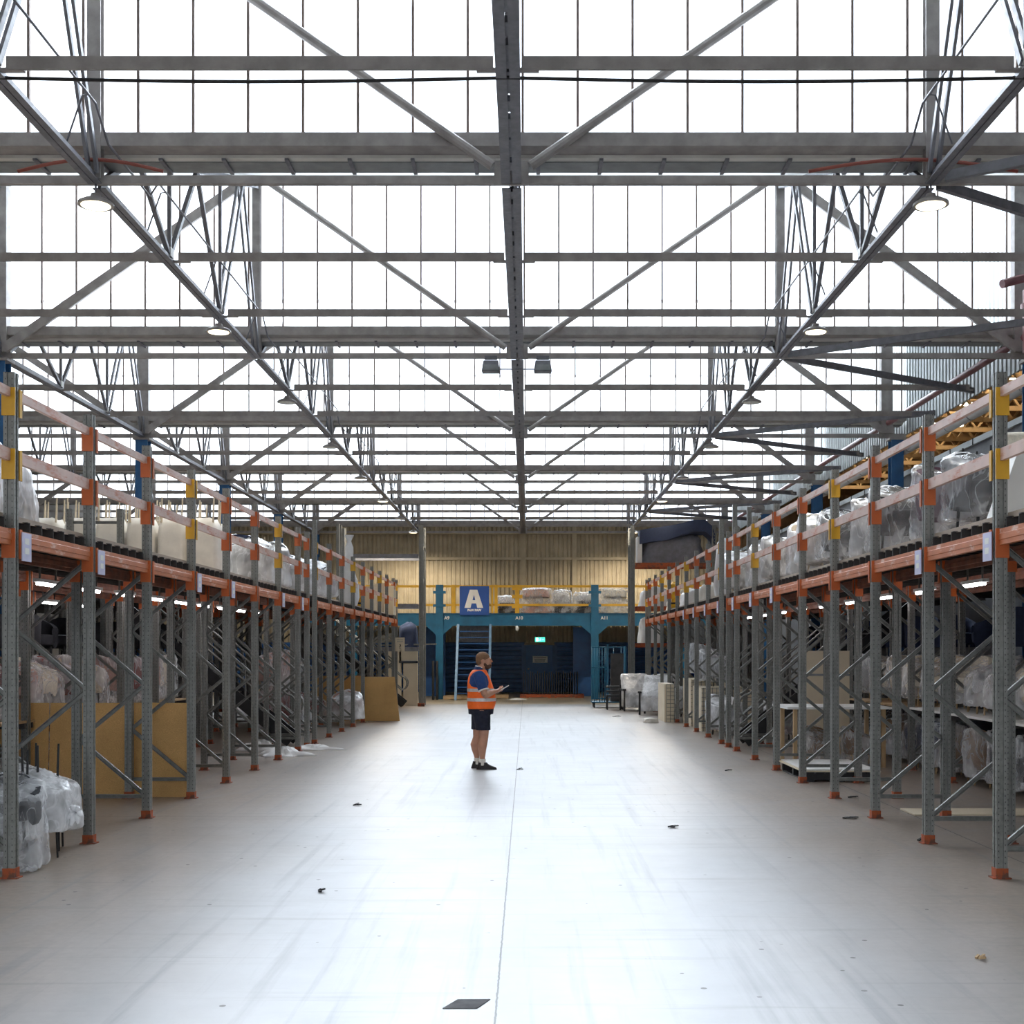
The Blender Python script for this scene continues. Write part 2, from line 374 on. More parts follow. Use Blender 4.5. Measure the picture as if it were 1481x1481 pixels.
# ------------------------------------------------------------------ saw-tooth roof
BOT = (-18.6, -9.30, -.17, 8.72); TOP = (-14.0, -4.77, 4.47)
JN = ['behind the camera, far','behind the camera','','nearest','second','third','fourth','fifth','sixth']
for q, Y in enumerate(MJ):
    vis = q >= 2
    z0s = 7.50 if q else 7.5
    # roof sheet: from the previous gutter up to the head of this glazing
    y0 = MJ[q-1] + .46 if q else YB
    r = MB(); r.hexa([(XL,y0,7.50),(XR,y0,7.50),(XR,Y+.25,10.36),(XL,Y+.25,10.36),(XL,y0,7.56),(XR,y0,7.56),(XR,Y+.25,10.42),(XL,Y+.25,10.42)])
    struct(r.build('ceiling', M['roofsheet']))
    gx0 = XL; w = MB().box(gx0, XR-.05, Y-.006, Y+.006, ZG1, ZT)
    win = struct(w.build('window_%d' % (q+1), M['glass']))
    bars = MB(); n0 = int((gx0+.046)/.611)
    x = -.046 + n0*.611
    while x < XR-.1:
        bars.box(x-.014, x+.014, Y-.035, Y+.012, ZG1, ZT); x += .611
    bars.build('window_frame', M['bar'], win)
    # transverse truss
    lab = 'grey steel roof truss carrying the %s glazed saw-tooth' % (ORD[q-1] if vis else 'rearmost' if q == 0 else 'overhead')
    t = thing('roof_truss', lab, 'roof truss', (0, Y, ZC), 0, 'transverse saw-tooth trusses')
    MB().box(XL, XR-.1, Y-.12, Y-.04, ZC-.045, ZC+.045).build('bottom_chord', M['steel_roof'], t)
    MB().box(XL, XR-.1, Y-.16, Y+.10, ZG0, ZG1).build('sill_beam', M['steel_roof'], t)
    MB().box(XL, XR-.1, Y-.12, Y+.04, ZT-.05, ZT+.06).build('top_chord', M['steel_roof'], t)
    for a, x in enumerate(TOP):
        p = MB().box(x-.025, x+.025, Y-.16, Y-.05, ZC, ZT); p.box(x-.075, x+.075, Y-.06, Y-.045, ZC, ZT); p.box(x-.075, x+.075, Y-.17, Y-.155, ZC, ZT)
        p.build('post', M['steel_roof'], t)
    for a, x in enumerate(BOT[1:]):
        MB().box(x-.14, x+.14, Y-.2, Y+.02, ZC+.05, ZT).build('post' if a != 1 else 'king_post', M['steel_roof'], t) if a != 1 else None
        MB().box(x-.19, x+.19, Y-.135, Y-.122, ZC-.07, ZC+.2).build('gusset_plate', M['steel_roof'], t)
    for a in range(3):
        for b_ in (a, a+1):
            x0, x1 = BOT[b_], TOP[a]
            inner = b_ == 2 and a < 2 or b_ == 2
            if inner and abs(x0) < 1:
                MB().tube([(x0+(x1-x0)*.045, Y-.19, ZC+.12), (x1, Y-.19, ZT-.05)], .055, 10).build('diagonal', M['steel_roof'], t, .6)
            else:
                MB().bar((x0+(x1-x0)*.02, Y-.19, ZC+.1), (x1, Y-.19, ZT-.05), .06, .16, (0,0,1)).build('diagonal', M['steel_roof'], t)
    # gutter hung behind the sill
    if q < 7:
        g = thing('roof_gutter', 'zinc box gutter on brackets behind the %s glazing sill' % (ORD[q-1] if vis else 'rearmost' if q == 0 else 'overhead'), 'gutter', (0, Y+.4, ZG0-.06), 0, 'gutters below the saw-tooth glazing')
        MB().box(XL, XR-.1, Y+.20, Y+.50, ZG0-.05, ZG0-.03).build('trough', M['gutter'], g)
        MB().box(XL, XR-.1, Y+.10, Y+.20, ZG0-.035, ZG0+.0).build('flashing', M['flash'], g)
        if vis:
            x = -18.2
            while x < 9.1:
                b_ = MB(); b_.box(x-.022, x+.022, Y+.06, Y+.50, ZG0-.075, ZG0-.05); b_.build('bracket', M['steel_dark'], g); x += .705
# longitudinal girders and ties
for xi, X in enumerate((-14.0, -9.30, -4.77, -.17, 4.47)):
    for q in range(1, 7):
        Y0, Y1 = MJ[q], MJ[q+1]
        w = .22 if xi == 3 else .15
        where = ('in the far bay beyond the blue columns','over the blue columns beyond the board side racks','above the board side racks','along the middle of the roof','above the table side racks')[xi]
        where = ('in the outer bay on the left','over the left row of columns','left of the aisle','along the middle of the roof','right of the aisle')[xi]
        t = thing('lattice_girder', 'grey lattice girder %s, %s span from the camera' % (where, ORD[q]), 'girder', (X, (Y0+Y1)/2, ZC), 0, 'lattice girders along the roof')
        m = MB(); gp = .012 if xi == 3 else .006
        for s in (-1, 1):
            u, v = sorted((X+s*gp, X+s*w/2)); m.box(u, v, Y0+.02, Y1-.13, ZC-.055, ZC-.043)
            u, v = sorted((X+s*gp, X+s*(gp+.014))); m.box(u, v, Y0+.02, Y1-.13, ZC-.043, ZC+.055)
        y = Y0+.3; k_ = 0
        while y < Y1-.3:
            hl = .22 if (k_ % 3 or xi != 3) else .12
            m.box(X-gp, X+gp, y-hl, y+hl, ZC-.03, ZC+.03); y += .5; k_ += 1
        m.build('bottom_chord', M['steel_dark'], t)
        zt = lambda y: 7.62 + (y-Y0)/(Y1-Y0)*(10.22-7.62)
        MB().bar((X, Y0+.3, zt(Y0+.3)-.12), (X, Y1-.2, zt(Y1-.2)-.12), .1, .1).build('top_chord', M['steel_dark'], t)
        D = (Y1-Y0)/6
        for k in range(3):
            yb, yt, yn = Y0+2*k*D + (.1 if k == 0 else 0), Y0+(2*k+1)*D, Y0+(2*k+2)*D - (.18 if k == 2 else 0)
            for a_, b_, nm in (((X,yb,ZC+.05),(X,yt,zt(yt)-.15),'web'), ((X,yn,ZC+.05),(X,yt,zt(yt)-.15),'web')):
                m = MB()
                if k == 2 and nm == 'web':
                    for s in (-1, 1): m.bar((X+s*.045, a_[1], a_[2]), (X+s*.045, b_[1], b_[2]), .035, .07, (0,1,0))
                else:
                    m.bar(a_, b_, .06, .06, (0,1,0))
                m.build('web', M['steel_dark'], t)
            if k < 2:
                MB().bar((X, yn, ZC+.05), (X, yn, zt(yn)-.15), .05, .05, (0,1,0)).build('web', M['steel_dark'], t)
                MB().box(X-.04, X+.04, yn-.07, yn+.07, ZC+.04, ZC+.16).build('gusset_plate', M['white'], t)
# struts between girders at the third points
XG = (-18.6, -14.0, -9.35, -4.77, -.17, 4.47, 8.95)
SPN = ('outermost left','outer left','left','middle left','middle right','right')
for q in range(1, 7):
    for k in (1, 2):
        y = MJ[q] + k*8.36/3
        for s in range(6):
            if q == 1 and s < 2: continue
            m = MB(); x0, x1 = XG[s]+.13, XG[s+1]-.13
            m.box(x0, x1, y-.035, y+.045, ZC-.0, ZC+.075); m.box(x0, x1, y-.047, y-.035, ZC-.03, ZC+.09)
            m.box(x0-.08, x0+.15, y-.03, y+.03, ZC-.03, ZC-.005); m.box(x1-.15, x1+.08, y-.03, y+.03, ZC-.03, ZC-.005)
            o = m.build('roof_strut', M['steel_roof'])
            tag(o, 'grey roof strut, %s span, %s strut from the camera' % (SPN[s], ORD[2*q-2+k]), 'strut', 'struts across the roof bays')
# horizontal wind bracing in the right-hand bay
for q in range(2, 7):
    for s in (-1, 1):
        if q == 6 and s > 0 and False: continue
        t = MB(); y1 = MJ[q]-.08 + s*3.0; mid = ((4.6+8.95)/2, (MJ[q]-.08+y1)/2 , ZC-.06)
        t.bar((4.6, MJ[q]-.08+s*.12, ZC+.0), (8.95, y1, ZC+.0), .07, .11)
        o = t.build('wind_brace', M['steel_dark'])
        tag(o, 'dark brace running %s from the %s truss to the right wall' % ('away' if s > 0 else 'back', ORD[q-1]), 'brace', 'wind braces by the right wall')
# columns
for xi, X in enumerate((-9.32, 8.96)):
    for q in range(1, 8):
        Y = MJ[q]-.09
        t = MB()
        t.box(X-.15, X+.15, Y-.14, Y-.125, 0, 6.95); t.box(X-.15, X+.15, Y+.125, Y+.14, 0, 6.95); t.box(X-.012, X+.012, Y-.125, Y+.125, 0, 6.95)
        o = thing('steel_column', 'blue steel column on the %s, %s from the camera' % (('left','right')[xi], ORD[q]), 'column', (X, Y, 0), 0, 'blue columns under the roof')
        t.build('shaft', M['blue_col'], o); MB().box(X-.2, X+.2, Y-.19, Y+.19, 0, .03).build('base_plate', M['blue_col'], o)
        MB().box(X-.2, X+.2, Y-.18, Y+.18, 6.95, 7.0).build('cap_plate', M['steel_roof'], o)
# pendant lights under the two aisle girders
def pend(x, y, lit, label, k):
    t = thing('pendant_light', label, 'light', (x, y, 6.78), 0, 'round high-bay lights')
    hs = MB().lathe([(.0,.13),(.05,.13),(.06,.09),(.13,.065),(.19,.03),(.195,.0),(.18,.0),(.0,.012)], (x,y,6.78), 24).build('housing', M['steel_roof'], t, .6)
    MB().lathe([(.0,-.005),(.155,-.005),(.16,.003),(.0,.003)], (x,y,6.78), 24).build('lens', M['lampglow' if lit else 'lampoff'], hs)
    MB().tube([(x,y,6.9),(x,y,7.02)], .012, 6).build('hook', M['steel_dark'], t)
    if lit:
        l = bpy.data.lights.new('lamp', 'SPOT'); l.energy = LAMP * (.12 if k < 5 else 1.); l.color = (1,.88,.70); l.spot_size = math.radians(165); l.spot_blend = .6; l.shadow_soft_size = .15
        lo = bpy.data.objects.new('lamp', l); COL.objects.link(lo); lo.parent = t; lo.location = (0,0,-.04)
for xi, X in enumerate((-4.77, 4.47)):
    for k in range(8):
        pend(X, 14.0+5.58*k, k in (0,1,5,7), 'round pendant light on the %s girder, %s from the camera' % (('left','right')[xi], ORD[k+1]), k)
# conduits, cables, pipes
def wire(name, pts, r, mat, label, cat, group=None):
    o = MB().tube(pts, r, 6).build(name, mat, None, 3); tag(o, label, cat, group); return o
for X, s, nm in ((-4.5, -1, 'left'), (4.13, 1, 'right')):
    pts = []
    for q in range(2, 6):
        Y = MJ[q]; pts += [(X, Y-7.0, 7.57), (X, Y-.9, 7.57), (X, Y-.5, 7.30), (X, Y+1.0, 7.28)]
    pts += [(X, 50, 7.3)]
    wire('electrical_conduit', pts, .014, M['steel_dark'], 'thin dark conduit kinked past the trusses %s of the aisle' % nm, 'conduit')
    for i in range(10):
        y = 10.2 + i*2.79
        if abs((y-14.1) % 8.36) < 1.0 or abs((y-14.1) % 8.36 - 8.36) < 1.0: continue
        wire('conduit_hanger', [(X, y, 7.57), (X+s*.07, y+.02, 7.57), (X+s*.27, y+.1, 7.1)], .010, M['steel_dark'], 'bent rod holding the conduit %s of the aisle, %s from the camera' % (nm, ORD[i+1]), 'rod', 'conduit rods')
wire('overhead_cable', [(x, 11.4, 6.99 - .035*math.sin(PI*((x+4.77) % 4.6)/4.6) + .03) for x in [-4.77+.46*i for i in range(25)]], .016, M['black'], 'black cable strung across below the nearest strut', 'cable')
for xi, (x0, x1) in enumerate(((-5.6,-4.0),(3.1,5.4))):
    wire('orange_hose', [(x0+(x1-x0)*i/12., 13.92, 7.13+.13*math.sin(PI*i/12.)) for i in range(13)], .02, M['hose'], 'reddish cable looped on the nearest truss chord, %s of the aisle' % ('left','right')[xi], 'cable', 'reddish cables')
o = wire('sprinkler_pipe', [(8.75, 6, 7.36), (8.75, 54, 7.36)], .07, M['maroon'], 'long maroon pipe along the top of the right wall', 'pipe')
t = thing('sprinkler_riser', 'maroon riser pipe with elbow at the right edge of the roof', 'pipe', (8.7, 22.0, 7.0))
MB().tube([(8.72,21.9,7.0),(8.72,21.9,8.1)], .13, 12).build('pipe', M['maroon'], t, .6); MB().tube([(8.15,21.7,8.14),(8.75,21.9,8.34)], .075, 10).build('branch', M['maroon'], t, .6)
MB().tube([(8.72,21.9,7.75),(8.72,21.9,7.85)], .17, 12).build('flange', M['maroon'], t, .6)
t = thing('air_duct', 'white round duct running along the gap above the low grey wall', 'duct', (9.2, 30, 6.6))
MB().tube([(9.22,6,6.76),(9.22,52,6.76)], .13, 14).build('pipe', M['duct'], t, .6)
for i in range(30): MB().tube([(9.22,8+i*1.4,6.76),(9.22,8.03+i*1.4,6.76)], .137, 14).build('joint_band', M['gutter'], t, .6)
# two floodlights hung from the second truss
for s, px in ((-1, 710), (1, 785)):
    Y = 22.3; x = PX(px, Y); t = thing('floodlight', 'grey box floodlight hung %s of the middle girder' % ('left' if s < 0 else 'right'), 'light', (x, Y, PZ(541,Y)), 0, 'two hanging floodlights')
    z = PZ(541, Y)
    hs = MB().hexa([(x-.16,Y-.15,z+.02),(x+.16,Y-.15,z+.02),(x+.15,Y+.12,z+.03),(x-.15,Y+.12,z+.03),(x-.13,Y-.10,z+.22),(x+.13,Y-.10,z+.22),(x+.13,Y+.1,z+.25),(x-.13,Y+.1,z+.25)]).build('housing', M['steel_dark'], t)
    MB().hexa([(x-.14,Y-.162,z+.035),(x+.14,Y-.162,z+.035),(x+.14,Y-.152,z+.035),(x-.14,Y-.152,z+.035),(x-.115,Y-.13,z+.14),(x+.115,Y-.13,z+.14),(x+.115,Y-.12,z+.14),(x-.115,Y-.12,z+.14)]).build('lens', M['gutter'], hs)
    MB().box(x-.11, x+.11, Y-.02, Y+.02, z+.25, ZC-.02).build('bracket', M['steel_dark'], t)
wire('speaker_pole', [(PX(722,22.3), 22.3, PZ(534,22.3)), (PX(776,22.3), 22.3, PZ(534,22.3))], .012, M['steel_dark'], 'thin rod joining the two hanging floodlights', 'rod')
# ------------------------------------------------------------------ raised storage racks either side of the aisle
RUN_A = [8.497 + 1.853*k for k in range(9)] + [24.28]
RUN_B = [25.15] + [27.0 + 1.85*k for k in range(8)] + [40.85]
PYS = RUN_A + RUN_B
NA = len(RUN_A)
FX = {-1: -4.22, 1: 3.87}; DEP = .78
SIDE = {-1: 'left', 1: 'right'}
ROWS = {-1: (0, 2.08, 4.2, 6.3), 1: (0, 2.09)}
DZ = 2.97
def post_mesh(h):
    m = MB(); a, g, d = .045, .014, .012
    pr = [(-a,-a),(-g,-a),(-g,-a+d),(g,-a+d),(g,-a),(a,-a),(a,-g),(a-d,-g),(a-d,g),(a,g),(a,a),(g,a),(g,a-d),(-g,a-d),(-g,a),(-a,a),(-a,g),(-a+d,g),(-a+d,-g),(-a,-g)]
    return m.prism(pr, (0,0,0), (0,0,h), (0,1,0)).mesh('post', M['galv'])
P_FRONT, P_TALL, P_LOW, P_MID = post_mesh(4.13), post_mesh(4.45), post_mesh(2.88), post_mesh(4.05)
FOOT = MB().box(-.075,.075,-.06,.06,0,.010).box(-.051,.051,-.051,.051,.010,.085).mesh('base_plate', M['rust'])
def brace_mesh(s, z0, z1):
    m = MB(); x0, x1 = s*.04, s*(DEP-.04)
    m.bar((x0,-.012,z0), (x1,-.012,z1), .012, .05, (0,1,0)) if False else None
    m.prism([(-.022,-.016),(.022,-.016),(.022,.016),(.016,.016),(.016,-.010),(-.016,-.010),(-.016,.016),(-.022,.016)], (x0,0,z0), (x1,0,z1), (0,-1,0))
    return m.mesh('brace', M['brace'])
BR = {s: [brace_mesh(s,.24,.24), brace_mesh(s,.27,.86), brace_mesh(s,1.46,.88), brace_mesh(s,1.49,2.09), brace_mesh(s,2.70,2.11)] for s in (-1,1)}
ROWN = ('on the aisle edge','in the second row back','in the third row back','in the fourth row back')
for s in (-1, 1):
    for r, off in enumerate(ROWS[s]):
        for i, y in enumerate(PYS):
            if r >= 2 and i in (0,): continue
            t = thing('upright_frame', 'galvanised upright frame %s of the %s racks, %s from the camera' % (ROWN[r], SIDE[s], ORD[i+1]), 'rack frame', (FX[s]+s*off, y, 0), 0, '%s rack frames %s' % (SIDE[s], ROWN[r]))
            fm = P_FRONT if r == 0 else P_LOW
            if r == 0 and i == NA: fm = P_TALL
            rm = P_LOW
            if r == 1 and i in (6, 7, 8, 9, 10, 11): fm = rm = P_MID
            p1 = inst('post', fm, t); p2 = inst('post', rm, t, (s*DEP,0,0))
            inst('base_plate', FOOT, p1); inst('base_plate', FOOT, p2)
            for b in BR[s][(0 if r < 2 else 1):]: inst('brace', b, t)
            if r == 1 and fm is P_MID:
                inst('brace', BR[s][2], t, (0,0,1.9)); inst('brace', BR[s][0], t, (0,0,3.6))
# beams, rails and decks, one of each per bay
def bays():
    for i in range(len(PYS)-1):
        if i == NA-1: continue
        yield i, PYS[i]+.046, PYS[i+1]-.046
CACHE = {}
def rail_meshes(L, w, h, kind):
    k = (round(L,3), kind)
    if k not in CACHE:
        m = MB()
        if kind == 'beam':
            pr = [(-.025,-.065),(.025,-.065),(.025,-.028),(.032,-.022),(.032,.022),(.025,.028),(.025,.065),(-.025,.065),(-.025,.028),(-.032,.022),(-.032,-.022),(-.025,-.028)]
        else: pr = [(-w/2,-h/2),(w/2,-h/2),(w/2,h/2),(-w/2,h/2)]
        m.prism(pr, (0,0,0), (0,L,0)); CACHE[k] = m
    return CACHE[k]
def get(kind, L, mat):
    k = (kind, round(L,3), mat)
    if k not in CACHE:
        CACHE[k] = rail_meshes(L, *{'beam':(.05,.13),'lower':(.04,.10),'upper':(.04,.075)}[kind], kind).mesh(kind, M[mat])
    return CACHE[k]
def conn(mat, h, side, drop):
    k = ('conn', mat, h, side, drop)
    if k not in CACHE:
        m = MB(); sg = side
        m.box(-.05,.05, 0 if sg > 0 else -.012, .012 if sg > 0 else 0, -drop, h)
        m.box(-.055,-.046, 0 if sg > 0 else -.012, .05 if sg > 0 else 0, -drop, h); m.box(.046,.055, 0 if sg > 0 else -.012, .05 if sg > 0 else 0, -drop, h)
        m.box(-.05,.05, -.0 if sg > 0 else -.045, .045 if sg > 0 else 0, -drop, -drop+.02) if False else None
        CACHE[k] = m.mesh('end_connector', M[mat])
    return CACHE[k]
def rail(name, s, x, y0, y1, z, kind, mat, cm, label, cat, grp, drop, up):
    t = thing(name, label, cat, (x, y0, z), 0, grp); L = y1-y0
    inst('box_section' if kind == 'beam' else 'rail_bar', get(kind, L, mat), t)
    inst('end_connector', conn(cm[0], up, 1, drop), t, (0,-.0,0)); inst('end_connector', conn(cm[1], up, -1, drop), t, (0,L,0))
    return t
LINES = {-1: [(0,'front'),(DEP,'rear')]+[(2.08,'second'),(2.86,'third'),(4.2,'fourth')], 1: [(0,'front'),(DEP,'rear'),(2.09,'second'),(2.87,'third')]}
JOIST = {}
for s in (-1, 1):
    sd = SIDE[s]
    for i, y0, y1 in bays():
        nb = i+1 if i < NA else i
        bay = '%s bay from the camera' % ORD[nb]
        for off, ln in LINES[s]:
            fr = off == 0
            rail('rack_beam', s, FX[s]+s*off, y0, y1, 2.785, 'beam', 'orange' if fr else 'rust_shade_beam', ('orange_deep','orange_deep') if fr else ('orange_deep','orange_deep'),
                 ('faded orange front beam under the %s deck, %s' if fr else 'shade-browned rusty beam under the %s deck on its '+ln+' line, %s') % (sd, bay), 'rack beam', '%s beams under the %s deck' % (ln, sd), .17, .07)
        ca = 'yellow' if (i-1) % 3 == 0 else 'orange_deep'; cb = 'yellow' if i % 3 == 0 else 'orange_deep'
        rail('guard_rail', s, FX[s], y0, y1, 3.455, 'lower', 'rail', (ca, cb), 'faded orange lower guard rail on the %s deck, %s' % (sd, bay), 'guard rail', 'lower rails of the %s deck' % sd, .20, .05)
        rail('guard_rail', s, FX[s], y0, y1, 3.965, 'upper', 'rail', (ca, cb), 'faded orange upper guard rail on the %s deck, %s' % (sd, bay), 'guard rail', 'upper rails of the %s deck' % sd, .19, .0375)
        # floor deck of this bay
        xo = FX[s]; xi = -13.2 if s < 0 else 9.22
        t = thing('floor_deck', 'plywood deck on dark joists over the %s racks, %s' % (sd, bay), 'deck', (xo, y0, 2.85), 0, '%s deck bays' % sd)
        a, b_ = (xi, xo-.06) if s < 0 else (xo+.06, xi)
        Y0, Y1 = y0-.045, y1+.044
        MB().box(a, b_, Y0, Y1, DZ-.026, DZ).build('board', M['ply'], t)
        MB().box(xo-.055 if s<0 else xo+.045, xo-.045 if s<0 else xo+.055, Y0+.05, Y1-.05, DZ-.035, DZ+.012).build('edge_strip', M['ply'], t)
        n = max(2, round((Y1-Y0)/.265))
        k = (s, n)
        if k not in JOIST:
            m = MB(); w = abs(xi-xo)-.08
            u = (-w-.02, .0) if s < 0 else (.0, w+.02)
            m.box(u[0], u[1], -.006, .006, 0, .092); m.box(u[0], u[1], -.05, .006, .0, .006); m.box(u[0], u[1], -.05, .006, .086, .092)
            JOIST[k] = m.mesh('joist', M['deck_edge'])
        for q in range(n): inst('joist', JOIST[k], t, (s*.0, (Y1-Y0)*(q+.5)/n-.045+.0, .0015))
# lilac location tags hung on the front beams
for s, idx in ((-1,(1,2,4,5,7,8)), (1,(1,2,6,7,8,10,11,12,13))):
    for q, i in enumerate(idx):
        y = PYS[i]; x = FX[s] - s*.062; f = 1 if s < 0 else -1
        yy = y + (.07 if s < 0 else .02)
        t = thing('bay_tag', 'lilac paper tag on the orange beam of the %s racks, %s from the camera' % (SIDE[s], ORD[q+1]), 'tag', (x, yy, 2.6), 0, '%s bay tags' % SIDE[s])
        cd = MB().box(x-.004, x+.004, yy, yy+.19, 2.60, 2.835).build('card', M['lilac'], t)
        for z in (2.66, 2.74): MB().box(x-s*.005-.001, x-s*.005+.001, yy+.05, yy+.14, z, z+.05).build('white_mark', M['white'], cd)
# strip lights below the decks
for s, x in ((-1, -5.72), (1, 5.35), (-1, -7.9)):
    for i in range(9 if x > -7 else 6):
        y = 14.75 + i*(1.45 if s < 0 else 1.9)
        t = thing('strip_light', 'lit fluorescent strip under the %s deck%s, %s from the camera' % (SIDE[s], ' further in' if x < -7 else '', ORD[i+1]), 'light', (x, y, 2.6), 0, 'strip lights under the decks')
        bt = MB().box(x-.04, x+.04, y, y+.75, 2.66, 2.70).build('batten', M['white'], t); MB().tube([(x,y+.03,2.64),(x,y+.72,2.64)], .018, 8).build('tube', M['tube'], bt, 3)
        MB().box(x-.01, x+.01, y+.1, y+.12, 2.70, 2.85).box(x-.01, x+.01, y+.6, y+.62, 2.70, 2.85).build('hanger', M['galv'], t)
# stairs climbing outward in the gaps between rack runs
def stair(s, y0, y1, x0, label, rise=DZ, run=3.5):
    t = thing('staircase', label, 'stairs', (x0, (y0+y1)/2, 0))
    def P(u, y, dz=0): return (x0+s*run*u, y, rise*u+dz)
    for y in (y0+.02, y1-.02):
        MB().bar(P(0,y,.1), P(1,y,-.05), .035, .24).build('stringer', M['black'], t)
    for k in range(13):
        u = (k+.5)/13.; x, _, z = P(u, y0)
        MB().box(x-.12, x+.12, y0+.04, y1-.04, z-.0, z+.03).build('tread', M['deck_edge'], t)
    for y in (y0+.03, y1-.03):
        m = MB()
        pts = [P(1,y,.95)] + [P(.02,y,.95)]
        e = Vector(P(.02,y,.95)); c = [e+Vector((-s*.18*math.sin(a), 0, -.22+.22*math.cos(a))) for a in [PI*k/8 for k in range(1,9)]]
        m.tube(pts + c + [P(.14,y,.52-.0), P(1,y,.50)], .021, 8)
        for u in (.25,.62,.97): m.tube([P(u,y,.0), P(u,y,.95)], .018, 6)
        m.build('handrail', M['galv'], t, .8)
stair(-1, 24.36, 25.08, -4.55, 'black staircase with steel handrails rising out left between the rack runs')
stair(1, 24.36, 25.08, 4.2, 'black staircase with steel handrails rising out right between the rack runs')
stair(-1, 41.0, 41.55, -4.0, 'staircase with curved handrail at the far end of the left racks')
# tall pallet racks closing off the far end
def tall_post(s, x, y, h, t, mat='galv'):
    m = MB(); 
    for dx, dy in ((-.06,-.04),(.06,-.04),(-.06,.04),(.06,.04)): m.box(x+dx-.012, x+dx+.012, y+dy-.012, y+dy+.012, 0, h)
    z = .1
    while z < h-.2:
        m.bar((x-.06,y-.045,z),(x+.06,y-.045,z+.1),.02,.012,(0,1,0)); m.bar((x+.06,y-.045,z+.1),(x-.06,y-.045,z+.2),.02,.012,(0,1,0)); z += .2
    m.box(x-.055, x+.055, y+.02, y+.035, 0, h)
    m.build('post', M[mat], t)
for s in (-1, 1):
    x0, x1 = s*3.5, s*6.2; yb = 41.9
    for q, x in enumerate((x0, x1)):
        t = thing('tall_rack_frame', 'tall latticed rack upright at the far end of the %s racks, %s' % (SIDE[s], ('by the aisle','further out')[q]), 'rack frame', (x, yb, 0), 0, 'tall uprights at the far end')
        tall_post(s, x, yb, 6.0, t); tall_post(s, x, yb+1.0, 6.0, t)
        for k in range(5): MB().bar((x, yb+.05, .4+k*1.1), (x, yb+.95, .95+k*1.1), .04, .04, (1,0,0)).build('brace', M['brace'], t)
        MB().box(x-.11, x+.11, yb-.09, yb+.09, 0, .1).build('base_plate', M['rust'], t)
    zs = ((4.98,'steel_dark'),(3.33,'steel_dark'),(1.9,'steel_dark')) if s < 0 else ((4.69,'rust'),(3.25,'rust'),(2.03,'rust'))
    for k, (z, mt) in enumerate(zs):
        for q, y in enumerate((yb-.06, yb+1.06)):
            a, b_ = sorted((x0+s*.08, x1-s*.08))
            o = MB().box(a, b_, y-.025, y+.025, z-.08, z+.06).build('pallet_beam', M[mt])
            tag(o, '%s %s pallet beam of the tall far rack on the %s, %s level down' % (('front','rear')[q], 'red' if s > 0 else 'dark grey', SIDE[s], ORD[k+1]), 'rack beam', 'tall rack beams')
# stray taller upright behind the left rack
t = thing('tall_rack_frame', 'pale tall uprights rising behind the far left guard rail', 'rack frame', (-5.95, 40.0, DZ)); 
MB().box(-6.02,-5.93,39.95,40.05,DZ,5.85).build('post', M['galv'], t); MB().box(-5.84,-5.76,39.95,40.05,DZ,5.7).build('post', M['galv'], t)
t = thing('tall_rack_frame', 'twin tall uprights at the end of the first right deck run', 'rack frame', (5.0, 24.9, DZ))
MB().box(4.3,4.39,26.4,26.49,DZ,4.9).build('post', M['galv'], t); MB().box(4.6,4.69,26.4,26.49,DZ,4.85).build('post', M['galv'], t)

# ------------------------------------------------------------------ blue platform across the far end
YP = 48.0; ZP0, ZP1 = PZ(905,YP), PZ(887,YP)
pl = thing('platform', 'teal-blue storage platform spanning the far end of the hall', 'platform', (0, YP+3.5, 0))
XA, XB = -9.0, 9.0
MB().box(XA, XB, YP-.05, YP+.05, ZP0, ZP1).box(XA, XB, YP-.1, YP+.1, ZP1-.02, ZP1).box(XA, XB, YP-.1, YP+.1, ZP0, ZP0+.02).build('edge_beam', M['blue_plat'], pl)
MB().box(XA, XB, YP+.1, YE-.3, ZP1-.03, ZP1+.01).build('deck', M['deck_edge'], pl)
for px in (636, 860):
    x = PX(px, YP)
    MB().box(x-.14, x+.14, YP-.17, YP-.06, 0, PZ(846,YP)).build('post', M['blue_plat'], pl)
    for py in (857, 876): MB().box(x-.24, x+.24, YP-.2, YP-.165, PZ(py,YP)-.05, PZ(py,YP)+.05).build('rail_clamp', M['blue_plat'], pl)
    for s in (-1, 1):
        MB().hexa([(x+s*.14-.0,YP-.12,ZP0-.33),(x+s*.15,YP-.12,ZP0-.33),(x+s*.15,YP-.06,ZP0-.33),(x+s*.14,YP-.06,ZP0-.33),(x+s*.14,YP-.12,ZP0),(x+s*.52,YP-.12,ZP0),(x+s*.52,YP-.06,ZP0),(x+s*.14,YP-.06,ZP0)]).build('knee_plate', M['blue_plat'], pl)
for x in (-6.6, 5.9): MB().box(x-.14, x+.14, YP+.1, YP+.34, 0, ZP0).build('post', M['blue_plat'], pl)
for x in (PX(628,YP+3), PX(845,YP+3)): MB().box(x-.45, x+.45, YP+3, YP+3.2, 0, ZP0).build('post', M['blue_dark'], pl)
for py, h in ((848, .09), (875, .085)):
    o = MB().box(XA, XB, YP-.055, YP+.0, PZ(py,YP)-h/2, PZ(py,YP)+h/2).build('handrail_bar', M['yellow'])
    tag(o, 'yellow %s rail along the far platform edge' % ('top' if py < 860 else 'middle'), 'guard rail', 'yellow platform rails')
for k, (px, w) in enumerate(((656,.16),(712,.07),(717.5,.12),(748,.16))):
    x = PX(px, YP); t = thing('rail_post', 'yellow upright on the far platform, %s from the left' % ORD[k+1], 'post', (x, YP-.06, ZP1), 0, 'yellow platform uprights')
    MB().box(x-w/2, x+w/2, YP-.11, YP-.056, ZP1, PZ(846,YP)).build('upright', M['yellow'], t)
    if px == 748:
        for py in (851, 863, 877): MB().box(x-.2, x+.2, YP-.13, YP-.05, PZ(py,YP)-.07, PZ(py,YP)+.07).build('clamp', M['yellow'], t)
